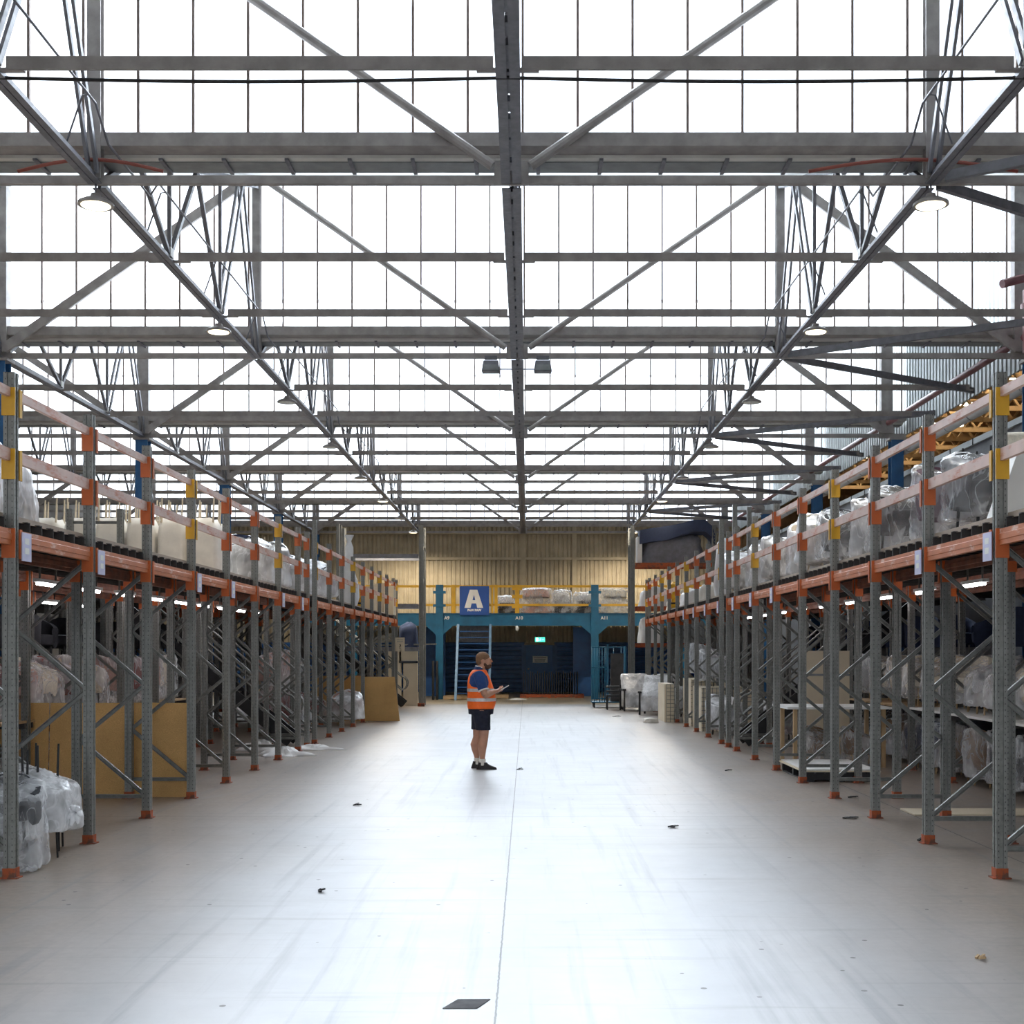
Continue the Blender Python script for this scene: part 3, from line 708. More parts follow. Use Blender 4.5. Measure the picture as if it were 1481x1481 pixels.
def text(body, size, loc, mat, name='lettering', parent=None, off=0., ext=.004, sx=1., align='CENTER'):
    c = bpy.data.curves.new(name, 'FONT'); c.body = body; c.size = size; c.extrude = ext; c.offset = off; c.align_x = align; c.align_y = 'CENTER'
    tmp = bpy.data.objects.new(name, c); COL.objects.link(tmp); bpy.context.view_layer.update()
    me = bpy.data.meshes.new_from_object(tmp.evaluated_get(bpy.context.evaluated_depsgraph_get())); bpy.data.objects.remove(tmp)
    me.materials.clear(); me.materials.append(mat); o = bpy.data.objects.new(name, me); COL.objects.link(o)
    o.rotation_euler = (PI/2, 0, 0); o.location = loc; o.scale = (sx, 1, 1)
    if parent is not None: o.parent = parent; o.location = Vector(loc) - wl(parent)
    return o
# the big A sign
x0, x1, z0, z1 = PX(665,YP), PX(707.5,YP), PZ(889.5,YP), PZ(848,YP)
xc = (x0+x1)/2; ys = YP-.16
M['sign_blue'] = plain('sign_blue', (.018,.085,.36), .4, 0, .08, 3.)
M['sign_white'] = plain('sign_white', (.86,.82,.76), .5, 0, .05, 3.)
t = thing('row_sign', 'square blue sign with a big white A on the platform edge', 'sign', (xc, ys, z0))
pn = MB().box(x0, x1, ys-.012, ys+.012, z0, z1).build('panel', M['sign_blue'], t)
def Apoly(t):
    u = lambda px, py: (PX(590+px/7.405, YP), PZ(740+py/7.405, YP))
    o = [u(608,1032),(*u(665,838),),u(745,838),u(808,1032),u(744,1032),u(733,985),u(684,985),u(673,1032)]
    i = [u(694,950),u(723,950),u(709,893)]
    bm = bmesh.new(); y = ys-.016
    vo = [bm.verts.new((a,y,b)) for a,b in o]; vi = [bm.verts.new((a,y,b)) for a,b in i]
    e = [bm.edges.new((vo[k],vo[(k+1)%8])) for k in range(8)] + [bm.edges.new((vi[k],vi[(k+1)%3])) for k in range(3)]
    bmesh.ops.triangle_fill(bm, use_beauty=True, edges=e)
    r = bmesh.ops.extrude_face_region(bm, geom=bm.faces[:]); bmesh.ops.translate(bm, vec=(0,-.006,0), verts=[v for v in r['geom'] if isinstance(v, bmesh.types.BMVert)])
    bmesh.ops.recalc_face_normals(bm, faces=bm.faces[:])
    me = bpy.data.meshes.new('letter'); bm.to_mesh(me); bm.free(); me.materials.append(M['sign_white'])
    inst('letter', me, pn, -wl(pn))
Apoly(t)
text('PAW PAW', .115, (xc, ys-.016, PZ(740+1058/7.405,YP)), M['sign_white'], 'lettering', pn, .006, .003, .95)
for px, tx in ((646.5,'A9'),(751,'A10'),(874,'A11')):
    t = thing('bay_marker', 'small white %s marking on the blue platform beam' % tx, 'sign', (PX(px,YP), YP-.105, PZ(896,YP)), 0)
    text(tx, .17, (PX(px,YP), YP-.105, PZ(894,YP)), M['sign_white'], 'lettering', t, .004, .003)
t = thing('hanging_tag', 'white crumpled tag dangling below the platform beam', 'tag', (PX(747.5,YP), YP-.1, PZ(911,YP)))
MB().tube([(PX(747,YP),YP-.1,ZP0),(PX(748,YP),YP-.1,PZ(909,YP)),(PX(747.5,YP),YP-.12,PZ(912,YP))], [.04,.075,.05], 7).build('rag', M['sheetw'], t, 3)
# exit sign, door notice
YX = YP+.2
M['exit_green'] = emit('exit_green', (.05,.62,.38), 1.1); M['exit_white'] = emit('exit_white', (.75,1,.9), 1.6)
xc, zc = PX(781,YX), PZ(925,YX)
t = thing('exit_sign', 'small green and white running-man exit sign under the platform', 'sign', (xc, YX, zc-.09))
MB().box(xc-.19, xc+.19, YX-.02, YX+.03, zc-.09, zc+.09).build('panel', M['exit_green'], t)
m = MB(); yy = YX-.026
m.tube([(xc+.02,yy,zc+.055),(xc+.021,yy,zc+.06)], .018, 8); m.bar((xc+.01,yy,zc+.03),(xc-.01,yy,zc-.02),.006,.03,(0,1,0)); m.bar((xc-.01,yy,zc-.02),(xc-.05,yy,zc-.06),.006,.02,(0,1,0)); m.bar((xc-.005,yy,zc-.02),(xc+.03,yy,zc-.045),.006,.02,(0,1,0)); m.bar((xc+.01,yy,zc+.025),(xc+.05,yy,zc+.0),.006,.014,(0,1,0)); m.bar((xc+.08,yy,zc),(xc+.15,yy,zc),.006,.03,(0,1,0)); m.box(xc-.15, xc-.07, yy-.003, yy+.003, zc-.06, zc+.065)
m.build('pictogram', M['exit_white'], t)
MB().box(xc-.01, xc+.01, YX-.0, YX+.02, zc+.09, ZP0).build('hanger', M['black'], t)
t = thing('door_notice', 'white notice board on the blue far door', 'notice', (PX(781,YE), YE-.12, PZ(958.5,YE)))
MB().box(PX(770.5,YE), PX(792,YE), YE-.118, YE-.104, PZ(958.5,YE), PZ(949,YE)).build('panel', M['sign_white'], t)
for k in range(3): MB().box(PX(772+k*.6,YE), PX(790-k,YE), YE-.124, YE-.117, PZ(951.5+k*2.3,YE)-.012, PZ(951.5+k*2.3,YE)+.022).build('text_line', M['gutter'], t)
# blue steps up to the platform, with the returns board behind
x0, x1 = PX(661,YP), PX(709.5,YP)
t = thing('step_ladder', 'blue steps with pale side rails leading up to the platform', 'stairs', ((x0+x1)/2, YP-.6, 0))
M['ladder_blue'] = plain('ladder_blue', (.16,.30,.48), .4, .1, .2, 5.)
for x, xt in ((x0, x0+.05), (x1-.02, x1)): MB().bar((x, YP-1.1, 0), (xt, YP-.16, ZP0+.05), .09, .06).build('side_rail', M['ladder_blue'], t)
for k in range(11):
    u = (k+1)/12.; y = YP-1.1+.94*u; z = ZP0*u
    MB().box(x0+.05, x1-.05, y-.02, y+.14, z, z+.03).build('tread', M['blue_dark'], t)
yb = YP+1.2; t = thing('returns_board', 'dark board with faint VILLAGE RETURNS lettering behind the blue steps', 'sign', (PX(684,yb), yb, PZ(929,yb)))
pn = MB().box(PX(662,yb), PX(708,yb), yb-.02, yb+.02, PZ(929,yb), PZ(905,yb)).build('panel', M['steel_dark'], t)
text('VILLAGE', .27, (PX(678,yb), yb-.03, PZ(913,yb)), M['gutter'], 'lettering', pn, .002, .003, .9); text('RETURNS', .27, (PX(678,yb), yb-.03, PZ(921.5,yb)), M['gutter'], 'lettering', pn, .002, .003, .9)
# ------------------------------------------------------------------ furniture in plastic
def tub_meshes(fab):
    k = ('tub', fab)
    if k in CACHE: return CACHE[k]
    rings = []
    n = 22
    sh = MB()
    for i in range(n+1):
        t = math.radians(-125 + 250*i/n); c = (1+math.cos(t))/2
        zt = .54 + .22*c**1.5
        ro, ri = .345, .265
        d = Vector((0,1,0))*math.cos(t) + Vector((1,0,0))*math.sin(t)
        pr = [(ri,.24),(ro-.03,.20),(ro,.26),(ro+.015,zt-.05),(ro-.01,zt),(ri+.01,zt),(ri-.01,zt-.05),(ri-.005,.3)]
        rings.append([d*r + Vector((0,0,z)) for r, z in pr])
    sh.loft(rings)
    shell = sh.mesh('shell', M[fab], .9)
    se = MB(); R = []
    for z, f in ((.25,.80),(.27,.97),(.34,1),(.39,1),(.43,.95),(.445,.7)):
        R.append([(.27*f*math.copysign(abs(math.cos(a))**.7, math.cos(a)), .27*f*math.copysign(abs(math.sin(a))**.7, math.sin(a)), z) for a in [2*PI*i/20 for i in range(20)]])
    se.loft(R); seat = se.mesh('seat', M[fab], .9)
    CACHE[k] = (shell, seat); return CACHE[k]
def leg_mesh(mat, L=.26, sq=False):
    k = ('leg', mat, L)
    if k not in CACHE:
        m = MB()
        m.tube([(0,0,L),(.012,.012,0)], [.017,.012], 8)
        CACHE[k] = m.mesh('leg', M[mat], .8)
    return CACHE[k]
from mathutils import noise as mnoise
def hull_film(key, pts, seed, film, amp=1., smooth=3):
    """plastic drawn taut over what it covers: hull of the points, cut fine, creased"""
    if key in CACHE: return CACHE[key]
    bm = bmesh.new()
    for p in pts: bm.verts.new(p)
    r = bmesh.ops.convex_hull(bm, input=bm.verts[:])
    bmesh.ops.delete(bm, geom=[v for v in bm.verts if not v.link_faces], context='VERTS')
    for L in (.30, .18, .11, .07, .07):
        es = [e for e in bm.edges if e.calc_length() > L]
        if es: bmesh.ops.subdivide_edges(bm, edges=es, cuts=1, use_grid_fill=False); bmesh.ops.triangulate(bm, faces=bm.faces[:])
    for _ in range(smooth): bmesh.ops.smooth_vert(bm, verts=bm.verts[:], factor=.5, use_axis_x=True, use_axis_y=True, use_axis_z=True)
    bmesh.ops.recalc_face_normals(bm, faces=bm.faces[:]); bm.normal_update()
    off = Vector((seed*3.1, seed*1.7, seed*.9)); mv = []
    for v in bm.verts:
        p = v.co.copy(); q = Vector((p.x*4, p.y*4, p.z*2.2))
        n1 = mnoise.noise(q+off); c = 1-abs(mnoise.noise(q*1.7+off*2)); c2 = 1-abs(mnoise.noise(Vector((p.x*13, p.y*13, p.z*4))+off))
        mv.append(v.normal*(.035*n1*.8 - .02 + .022*c**5 + .012*c2**4)*amp)
    for v, m_ in zip(bm.verts, mv):
        v.co += m_; v.co.z = max(v.co.z, .004)
    me = bpy.data.meshes.new('plastic_wrap'); bm.to_mesh(me); bm.free(); me.materials.append(M[film])
    for p in me.polygons: p.use_smooth = True
    CACHE[key] = me; return me
def wrap_mesh(seed, w=.80, d=.80, h=.86, top=.72, film='film', kind='box', skirt=.02):
    R = random.Random(seed)
    if kind == 'tub':
        pts = [(sx*.395*math.sin(t), .395*math.cos(t), .50+.30*((1+math.cos(t))/2)**1.3 + h-.80) for sx in (1,) for t in [2*PI*k/16 for k in range(16)]]
        pts += [(.42*math.cos(t)*(1+R.uniform(-.06,.1)), .42*math.sin(t)*(1+R.uniform(-.06,.1)), skirt) for t in [2*PI*k/9 for k in range(9)]]
    elif kind == 'flip':
        pts = [(.39*math.cos(t), .39*math.sin(t), z) for t in [2*PI*k/14 for k in range(14)] for z in (.02+.2*(1+math.sin(t))/2*0, .60)] + [(.12, .1, .66), (-.1,-.12,.65)]
    else:
        pts = []
        for z, f in ((.01, 1.04), (h*.55, 1.0), (h*.92, .93)):
            for sx in (-1, 1):
                for sy in (-1, 1): pts.append((sx*w/2*f*(1+R.uniform(-.05,.03)), sy*d/2*f*(1+R.uniform(-.05,.03)), z*(1+R.uniform(-.06,.06))))
        pts += [(R.uniform(-.15,.15)*w, R.uniform(-.15,.15)*d, h)]
    return hull_film(('wrap', seed, w, d, h, film, kind, skirt), pts, seed, film)
def knot_mesh():
    if 'knot' not in CACHE:
        m = MB()
        for k in range(7):
            a = k*.9
            m.tube([(0,0,0),(.05*math.cos(a),-.07,.05*math.sin(a)),(.08*math.cos(a),-.11,.09*math.sin(a)-.02)], [.012,.03,.012], 6)
        CACHE['knot'] = m.mesh('knot', M['milky'], 3)
    return CACHE['knot']
USED = {}
def chair(x, y, z, rz, fab, legs, label, grp, flip=False, film='film', sc=1., wrap=True, seed=None, L=.26, name='tub_chair', skirt=None):
    t = thing(name, label, 'chair', (x, y, z), rz, grp); t.scale = (sc, sc, sc)
    sh, se = tub_meshes(fab); lg = leg_mesh(legs, L)
    def add(nm, me, loc=(0,0,0), rot=(0,0,0)):
        o = inst(nm, me, t, loc, rot)
        if flip: o.location = (loc[0], -loc[1], .56+L-loc[2]); o.rotation_euler = (rot[0]+PI, rot[1], rot[2])
        return o
    add('shell', sh, (0,0,L-.24)); add('seat', se, (0,0,L-.24))
    for k in range(4):
        a = PI/4+k*PI/2; add('leg', lg, (.215*math.cos(a)*1.1, .215*math.sin(a)*1.1, 0), (0, 0, a-PI/4))
    if wrap:
        s_ = seed if seed is not None else int(abs(x*71+y*37)) % 7
        if flip: inst('plastic_wrap', wrap_mesh(s_, film=film, kind='flip'), t, (0,0,.0))
        else: inst('plastic_wrap', wrap_mesh(s_, h=.82+(L-.26), film=film, kind='tub', skirt=skirt if skirt is not None else .02 if int(abs(x*13)) % 2 else .12), t, (0,0,.0))
    return t
# -- foreground pile on the floor, left
G = 'clear-wrapped chairs under the nearest left racks'
pile = [(-4.40,10.76,0,.3,'charcoal',0,'clear-bagged charcoal chair on the floor beside the nearest left upright',.56,.02),
        (-4.40,11.34,0,.9,'ash',0,'clear-bagged grey chair on the floor behind the nearest charcoal one',.56,.34),
        (-4.50,11.84,0,1.8,'ash',0,'bagged grey chair on the floor against the second left upright',.56,.26),
        (-4.95,10.75,0,2.3,'charcoal',0,'bagged charcoal chair on the floor at the bottom left picture edge',.56,.02),
        (-4.52,11.06,.20,.5,'ash',1,'upturned bagged chair with black legs behind the nearest floor chairs',.52,0),
        (-4.50,11.62,.20,1.2,'charcoal',1,'upturned bagged chair with black legs beside the second left upright',.52,0),
        (-4.98,11.4,.22,2.1,'ash',1,'upturned bagged chair at the picture edge behind the left floor pile',.52,0)]
for i, (x, y, z, r, f, fl, lab, L, sk) in enumerate(pile):
    chair(x, y, z, r, f, 'black', lab, G, bool(fl), 'film' if i in (0,3) else 'milky', .74, True, i % 5, L, 'tub_chair', sk)
kn = inst('knot', knot_mesh(), None, (-4.06,11.42,.40)); tag(kn, 'knotted end of white plastic bag on the nearest left chair pile', 'plastic bag')
# -- left deck
G = 'cloth-covered dining chairs on the left deck'
def dining(x, y, z, lab, grp, legs='pale_wood', cover='cloth', sc=1.):
    t = thing('dining_chair', lab, 'chair', (x, y, z), 0, grp); t.scale = (sc,sc,sc)
    k = ('dcover', cover)
    if k not in CACHE:
        m = MB(); R = []
        for i in range(9):
            u = i/8; ring = []
            for j in range(40):
                a = 2*PI*j/40; e = .5
                g = 1 + .05*math.sin(6*a+1)*(1-u) + .03*math.sin(11*a)*(1-u) - .06*u - (.25*((u-.85)/.15) if u > .85 else 0)
                ring.append((math.copysign(abs(math.cos(a))**e, math.cos(a))*.24*g, math.copysign(abs(math.sin(a))**e, math.sin(a))*.27*g, .002+.98*u+.02*math.sin(4*a)*u))
            R.append(ring)
        m.loft(R); CACHE[k] = m.mesh('dust_cover', M[cover], 1.2)
    inst('dust_cover', CACHE[k], t)
    lg = leg_mesh(legs, .40)
    for a, b_ in ((-1,-1),(1,-1),(1,1),(-1,1)): inst('leg', lg, t, (a*.16, b_*.18, 1.32), (PI, 0, 0) if a*b_ > 0 else (PI, 0, PI/2))
    return t
for r in range(2):
    for k in range(8):
        dining(-5.15-.5*k-.04*r, 20.3+.62*r, DZ, 'upturned chair under cream cloth on the left deck, %s row, %s from the aisle' % (('front','rear')[r], ORD[k+1]), G)
G = 'plastic-wrapped chairs on the left deck'
def deck_chairs(s, lst):
    for n, (x, y, rz, fab, legs, fl, film, sc) in enumerate(lst):
        z = DZ + (.22 if fl else 0)
        ws = {'charcoal':'charcoal','ash':'grey','ivory':'ivory','mauve':'mauve','navy':'navy','oat':'oat','brown':'brown','blush':'blush','claret':'claret'}[fab]
        near = min(range(len(PYS)), key=lambda i: abs(PYS[i]-y))
        chair(x, y, z, rz, fab, legs, '%s %s chair, %s film, %s deck, %s wrapped seat from the camera' % ('upturned' if fl else 'upright', ws, 'milky' if film == 'milky' else 'clear', SIDE[s], ORD[n+1]), 'plastic-wrapped chairs on the %s deck' % SIDE[s], bool(fl), film, sc, True, (n*3+1) % 7, .46 if fl else .28)
deck_chairs(-1, [(-4.85,10.7,.4,'ash','black',0,'milky',1.0),(-5.7,10.9,1.4,'charcoal','black',0,'milky',1.0),(-5.0,11.7,2.4,'ash','black',0,'milky',1.05),
    (-4.85,21.9,.6,'navy','galv',0,'milky',1.15),(-5.8,22.2,.6,'ash','galv',0,'milky',1.1),(-4.75,23.0,0,'charcoal','galv',0,'milky',1.1),(-4.9,26.0,.5,'ash','black',0,'milky',1.1),(-5.7,26.4,.5,'ash','pale_wood',1,'milky',1.0),
    (-4.75,27.6,.2,'charcoal','black',0,'milky',1.1),(-5.6,28.0,.2,'ash','black',0,'milky',1.1),(-4.8,29.3,1.,'charcoal','black',0,'milky',1.05)])
deck_chairs(1, [(4.36,12.05,.2,'charcoal','black',0,'film',1.02),(5.25,11.75,.2,'ash','black',0,'milky',1.0),(4.42,13.15,.4,'mauve','black',0,'film',1.05),(5.25,13.4,.4,'mauve','black',0,'milky',1.0),(4.4,14.75,.2,'charcoal','black',0,'film',1.05),
    (4.42,15.7,.6,'ash','black',0,'milky',1.0),(4.38,17.2,.2,'charcoal','galv',0,'film',1.05),(5.2,17.0,.2,'charcoal','black',0,'milky',1.0),(4.36,18.35,.3,'ivory','pale_wood',0,'milky',1.12),(4.42,19.35,.1,'oat','pale_wood',0,'milky',1.1),(5.4,18.6,.3,'ivory','pale_wood',0,'milky',1.15),
    (4.5,21.9,.5,'charcoal','black',0,'milky',1.1),(4.45,23.0,.1,'ash','pale_wood',0,'milky',1.1),(4.5,26.1,.1,'ivory','pale_wood',0,'milky',1.2),
    (5.1,12.3,.2,'ash','black',1,'milky',.95),(5.2,14.4,.8,'ash','black',1,'milky',.95),(5.3,16.2,.3,'charcoal','black',1,'milky',.95),(5.3,19.6,.3,'ivory','pale_wood',1,'milky',1.0),(5.2,21.2,.5,'ivory','pale_wood',1,'milky',1.0),(6.1,13.3,.3,'ash','black',1,'milky',1.0),(6.1,15.4,.3,'ash','black',1,'milky',1.0),(6.2,17.4,.3,'charcoal','black',1,'milky',1.0)])
# white slab and wrapped roll at the right edge
t = thing('foam_slab', 'big white slab leaning on the nearest right deck at the picture edge', 'slab', (4.5, 11.0, DZ))
MB().hexa([(4.0,10.85,DZ),(5.6,10.9,DZ),(5.6,11.1,DZ),(4.0,11.05,DZ),(4.24,10.9,3.60),(5.6,10.95,3.7),(5.6,11.15,3.7),(4.24,11.1,3.60)]).build('core', M['white'], t)
o = MB().tube([(4.22,11.3,3.72),(6.0,11.35,3.78)], .085, 12).build('foam_roll', M['ivory'], None, .7); tag(o, 'pale foam roll lying across the wrapped chairs at the right edge', 'roll')
# -- goods on the floor and shelves below the decks
def shelf(s, x0, x1, y0, y1, z, lab, mat='wood'):
    t = thing('shelf_board', lab, 'shelf', ((x0+x1)/2, (y0+y1)/2, z), 0, 'board shelves under the %s deck' % SIDE[s])
    MB().box(x0, x1, y0, y1, z-.03, z).build('board', M[mat], t)
    for y in (y0+.05, y1-.05): MB().box(x0, x1, y-.02, y+.02, z-.10, z-.03).build('bearer', M['deck_edge'], t)
    return t
fabs_r = ['ivory','oat','ivory','ash','ivory','oat']; fabs_d = ['brown','charcoal','brown','navy','brown','charcoal']
fabs_l = ['blush','claret','blush','ivory','claret','oat']
seq = {-1:0, 1:0}
for s in (-1, 1):
    x = FX[s]+s*2.09; a, b_ = sorted((x-s*.05, x+s*.85))
    for q, i in enumerate(range(3, 8)):
        y0, y1 = PYS[i]+.07, PYS[i+1]-.07
        shelf(s, a, b_, y0, y1, .98, 'board shelf in the second row back under the %s deck, %s bay along' % (SIDE[s], ORD[q+1]), 'white' if s > 0 and q < 3 else 'wood')
        for k in range(2):
            fab = (fabs_l if s < 0 else fabs_r)[(q*2+k) % 6]; yy = y0+.45+k*.85; seq[s] += 1
            chair(x+s*.42, yy, .98, .5*k+q+ (0 if s<0 else PI), fab, 'wood' if s > 0 else 'black', 'wrapped %s chair on the board shelf under the %s deck, %s along' % (fab if fab != 'ash' else 'grey', SIDE[s], ORD[seq[s]]), 'shelf chairs under the %s deck' % SIDE[s], False, 'film', 1.0, True, (q+k*2) % 7, .28)
            fd = fabs_d[(q+k) % 6]
            chair(x+s*.42, yy, 0, .8*k+q, fd, 'wood' if s > 0 else 'black', 'dark %s wrapped chair on the floor beneath the %s shelf, %s along' % (fd, SIDE[s], ORD[seq[s]]), 'floor chairs beneath the %s shelves' % SIDE[s], False, 'film', 1.0, True, (q*2+k) % 7, .28)
# deep rows: dark stacked chairs that close the view under the left deck
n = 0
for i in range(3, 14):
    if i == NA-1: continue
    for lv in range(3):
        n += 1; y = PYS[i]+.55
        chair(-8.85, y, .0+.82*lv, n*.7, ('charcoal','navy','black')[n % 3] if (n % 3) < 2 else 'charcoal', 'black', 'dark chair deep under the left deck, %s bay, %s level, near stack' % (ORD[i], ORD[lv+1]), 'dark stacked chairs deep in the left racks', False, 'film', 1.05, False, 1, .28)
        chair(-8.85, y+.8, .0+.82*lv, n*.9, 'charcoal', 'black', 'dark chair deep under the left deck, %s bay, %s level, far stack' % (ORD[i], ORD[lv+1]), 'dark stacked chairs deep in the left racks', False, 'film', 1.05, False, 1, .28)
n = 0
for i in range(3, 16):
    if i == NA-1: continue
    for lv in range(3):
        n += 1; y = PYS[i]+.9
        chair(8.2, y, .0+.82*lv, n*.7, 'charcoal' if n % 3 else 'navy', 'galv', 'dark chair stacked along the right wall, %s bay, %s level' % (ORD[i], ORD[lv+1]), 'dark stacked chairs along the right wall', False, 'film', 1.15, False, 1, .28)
# white table in the right racks
Yt = 20.6; t = thing('table', 'white-topped table pushed into the right racks among brown wrapped chairs', 'table', (5.1, Yt, 0))
MB().box(4.10, 5.75, Yt-.7, Yt+.55, .93, .965).build('tabletop', M['white'], t)
for x, y in ((4.25,Yt-.55),(5.65,Yt-.55),(5.65,Yt+.45),(4.25,Yt+.45)): MB().box(x-.03, x+.03, y-.03, y+.03, 0, .93).build('leg', M['wood'], t)
chair(4.72, Yt-.15, 0, .4, 'brown', 'wood', 'brown wrapped chair under the white table in the right racks', 'chairs under the white table', False, 'film', .78, True, 2, .28)
chair(5.38, Yt-.2, 0, 1.4, 'brown', 'wood', 'second brown wrapped chair under the white table, further from the aisle', 'chairs under the white table', False, 'film', .78, True, 4, .28)
t = thing('cream_panel', 'cream panel standing behind the white table in the right racks', 'panel', (5.35, 22.6, 0)); MB().box(4.95, 5.75, 22.55, 22.65, .0, 1.85).build('core', M['cream'], t); MB().box(4.95, 5.75, 22.54, 22.56, 1.4, 1.44).build('seam', M['gutter'], t)
# pallet with board on the floor, right
def pallet(x0, x1, y0, y1, lab, mat='black', top=None, grp=None):
    t = thing('pallet', lab, 'pallet', ((x0+x1)/2, (y0+y1)/2, 0), 0, grp)
    for k in range(3):
        y = y0+.05+(y1-y0-.1)*k/2; MB().box(x0, x1, y-.04, y+.04, .022, .115).build('bearer', M[mat], t)
    nn = 7; w = (x1-x0)/nn
    for k in range(nn): MB().box(x0+k*w+.01, x0+(k+1)*w-.01, y0, y1, .115, .137).build('slat', M[mat], t)
    for k in (0, 3, 6): MB().box(x0+k*w+.01, x0+(k+1)*w-.01, y0, y1, 0, .022).build('slat', M[mat], t)
    return t
pallet(3.93, 4.95, 17.9, 19.5, 'black pallet on the floor between the fifth and sixth right uprights', 'black')
for k in range(2):
    o = MB().box(3.9+.03*k, 5.0-.04*k, 17.86+.03*k, 19.55, .139+.02*k, .157+.02*k).build('board', M['white' if k else 'cream'])
    tag(o, '%s sheet lying on the black pallet on the right' % ('white top' if k else 'cream lower'), 'board', 'sheets on the black pallet')
o = MB().box(4.35, 6.6, 14.2, 14.75, .004, .02).build('cardboard', M['cream']); tag(o, 'flat brown cardboard on the floor between the right uprights', 'cardboard')
# particle boards on the left
Yb = 16.03
def sheet(x0, x1, y, h, lab, lean=.06, dx=0.):
    o = MB().hexa([(x0,y,0),(x1,y,0),(x1,y+.018,0),(x0,y+.018,0),(x0+dx,y+lean,h),(x1+dx,y+lean,h),(x1+dx,y+lean+.018,h),(x0+dx,y+lean+.018,h)]).build('particle_board', M['board'])
    return tag(o, lab, 'board', 'particle boards')
sheet(-6.06, -4.24, Yb, 1.19, 'tan particle board standing across the left racks at the fourth upright')
sheet(-7.9, -6.085, Yb+.02, 1.19, 'tan particle board continuing to the left picture edge behind the nearest upright')
sheet(-4.40, -3.33, 33.15, 1.16, 'tan particle board leaning out into the far aisle from the left racks', .08, -.14)
sheet(-5.6, -4.3, 33.5, 1.18, 'tan particle board behind the far leaning one in the left racks', .05)
# pink-wrapped goods by the far left board
for k, (x, y, z, f, sc) in enumerate(((-4.5,31.6,0,'blush',1.05),(-5.4,31.5,0,'claret',1.0),(-5.6,29.3,0,'blush',1.35),(-5.7,29.6,.95,'blush',1.2),(-5.4,27.6,.0,'claret',1.3),(-5.6,27.9,.9,'blush',1.2))):
    chair(x, y, z, k*.8, f, 'wood', 'milky-wrapped %s chair under the far left racks, %s of six' % ('pink' if f=='blush' else f, ORD[k+1]), 'pink chairs under the far left racks', False, 'milky' if k == 0 else 'film', sc, True, k, .28)
# rags on the floor by the left stairs
def rag(x, y, w, d, h, seed, lab, mat='sheetw', name='plastic_sheet'):
    R = random.Random(seed); m = MB(); n = 26; rings = []
    for i in range(7):
        u = i/6; ring = []
        for j in range(n):
            a = 2*PI*j/n; g = (1-u*.92)*(1+.25*math.sin(3*a+seed)+.15*math.sin(7*a+seed*2)+.08*math.sin(12*a))
            ring.append((x+w/2*g*math.cos(a), y+d/2*g*math.sin(a), .003+h*(1-(1-u)**1.7)*(1+.5*math.sin(4*a+u*6+seed))*.7))
        rings.append(ring)
    o = m.loft(rings).build(name, M[mat], None, 3); return tag(o, lab, 'plastic sheet', 'discarded plastic on the floor')
rag(-4.3, 22.3, .9, .7, .16, 1, 'white plastic heap on the floor beside the left staircase foot')
rag(-4.0, 23.7, 1.0, .5, .10, 2, 'thin white plastic spilling into the aisle past the left racks')
rag(-4.9, 23.4, .8, .6, .2, 5, 'white plastic heap behind the eighth left upright')
rag(PX(750,47.3), 47.4, .7, .4, .06, 4, 'crumpled pale scrap on the floor before the dark blue wall', 'sheetw')
# far right: wrapped armchairs, cream crates, roll cage
for k, (x, y, r, lab) in enumerate(((3.35,38.9,.1,'white-sheeted armchair on the floor beside the blue roll cage'),(3.75,36.6,-.3,'white-sheeted armchair on the aisle edge before the cream crate'),(4.35,38.6,.2,'white-sheeted armchair behind the other two near the tall upright'))):
    t = thing('armchair', lab, 'armchair', (x, y, 0), r, 'white-sheeted armchairs')
    mm = [('seat',MB().box(-.36,.36,-.36,.3,.30,.46)),('backrest',MB().hexa([(-.36,.22,.35),(.36,.22,.35),(.36,.38,.35),(-.36,.38,.35),(-.34,.34,1.05),(.34,.34,1.05),(.34,.44,1.05),(-.34,.44,1.05)]))]
    for nm, b_ in mm: b_.build(nm, M['sheetw'], t, None, True)
    for sx in (-1, 1):
        MB().box(sx*.42-.05, sx*.42+.05, -.38,.38,.62,.68).build('armrest', M['black'], t, None, True)
        for yy in (-.36,.36): MB().box(sx*.42-.025, sx*.42+.025, yy-.025, yy+.025, 0, .62 if yy < 0 else .95).build('leg', M['black'], t, None, True)
    inst('plastic_wrap', hull_film(('arm',k), [(sx*.385, yy, zz) for sx in (-1,1) for yy, zz in ((-.37,.10),(-.40,.54),(.46,.10))]+[(-.41,.30,1.14),(.41,.30,1.14),(-.40,.5,1.12),(.40,.5,1.12)], k+1, 'milky', .6, 2), t)
for k, (x0, x1, y0, y1, h, lab) in enumerate(((3.56,3.82,32.7,34.3,.98,'cream carton on end at the aisle edge with strapping grid'),(4.0,5.0,30.85,32.4,1.15,'cream mesh-sided crate inside the far right racks'),(4.0,5.2,28.98,30.55,1.0,'long cream crate inside the right racks beyond the stairs'))):
    t = thing('crate', lab, 'crate', ((x0+x1)/2, (y0+y1)/2, 0), 0, 'cream crates under the right racks')
    MB().box(x0, x1, y0, y1, 0, h).build('body', M['cream'], t)
    m = MB(); z = .08
    while z < h: m.box(x1-.0, x1+.008, y0, y1, z-.006, z+.006); m.box(x0+.05 if k == 0 else x0, x1, y0-.008, y0, z-.006, z+.006); z += .1
    y = x0+.05
    while y < x1: m.box(y-.006, y+.006, y0-.008, y0, 0, h); y += .1
    m.build('wire_grid', M['brace'], t)
chair(4.35, 27.75, 0, .4, 'ash', 'black', 'sheeted grey chair on the floor at the right aisle edge beyond the stairs', 'far right floor chairs', False, 'milky', 1.1, True, 3, .28)
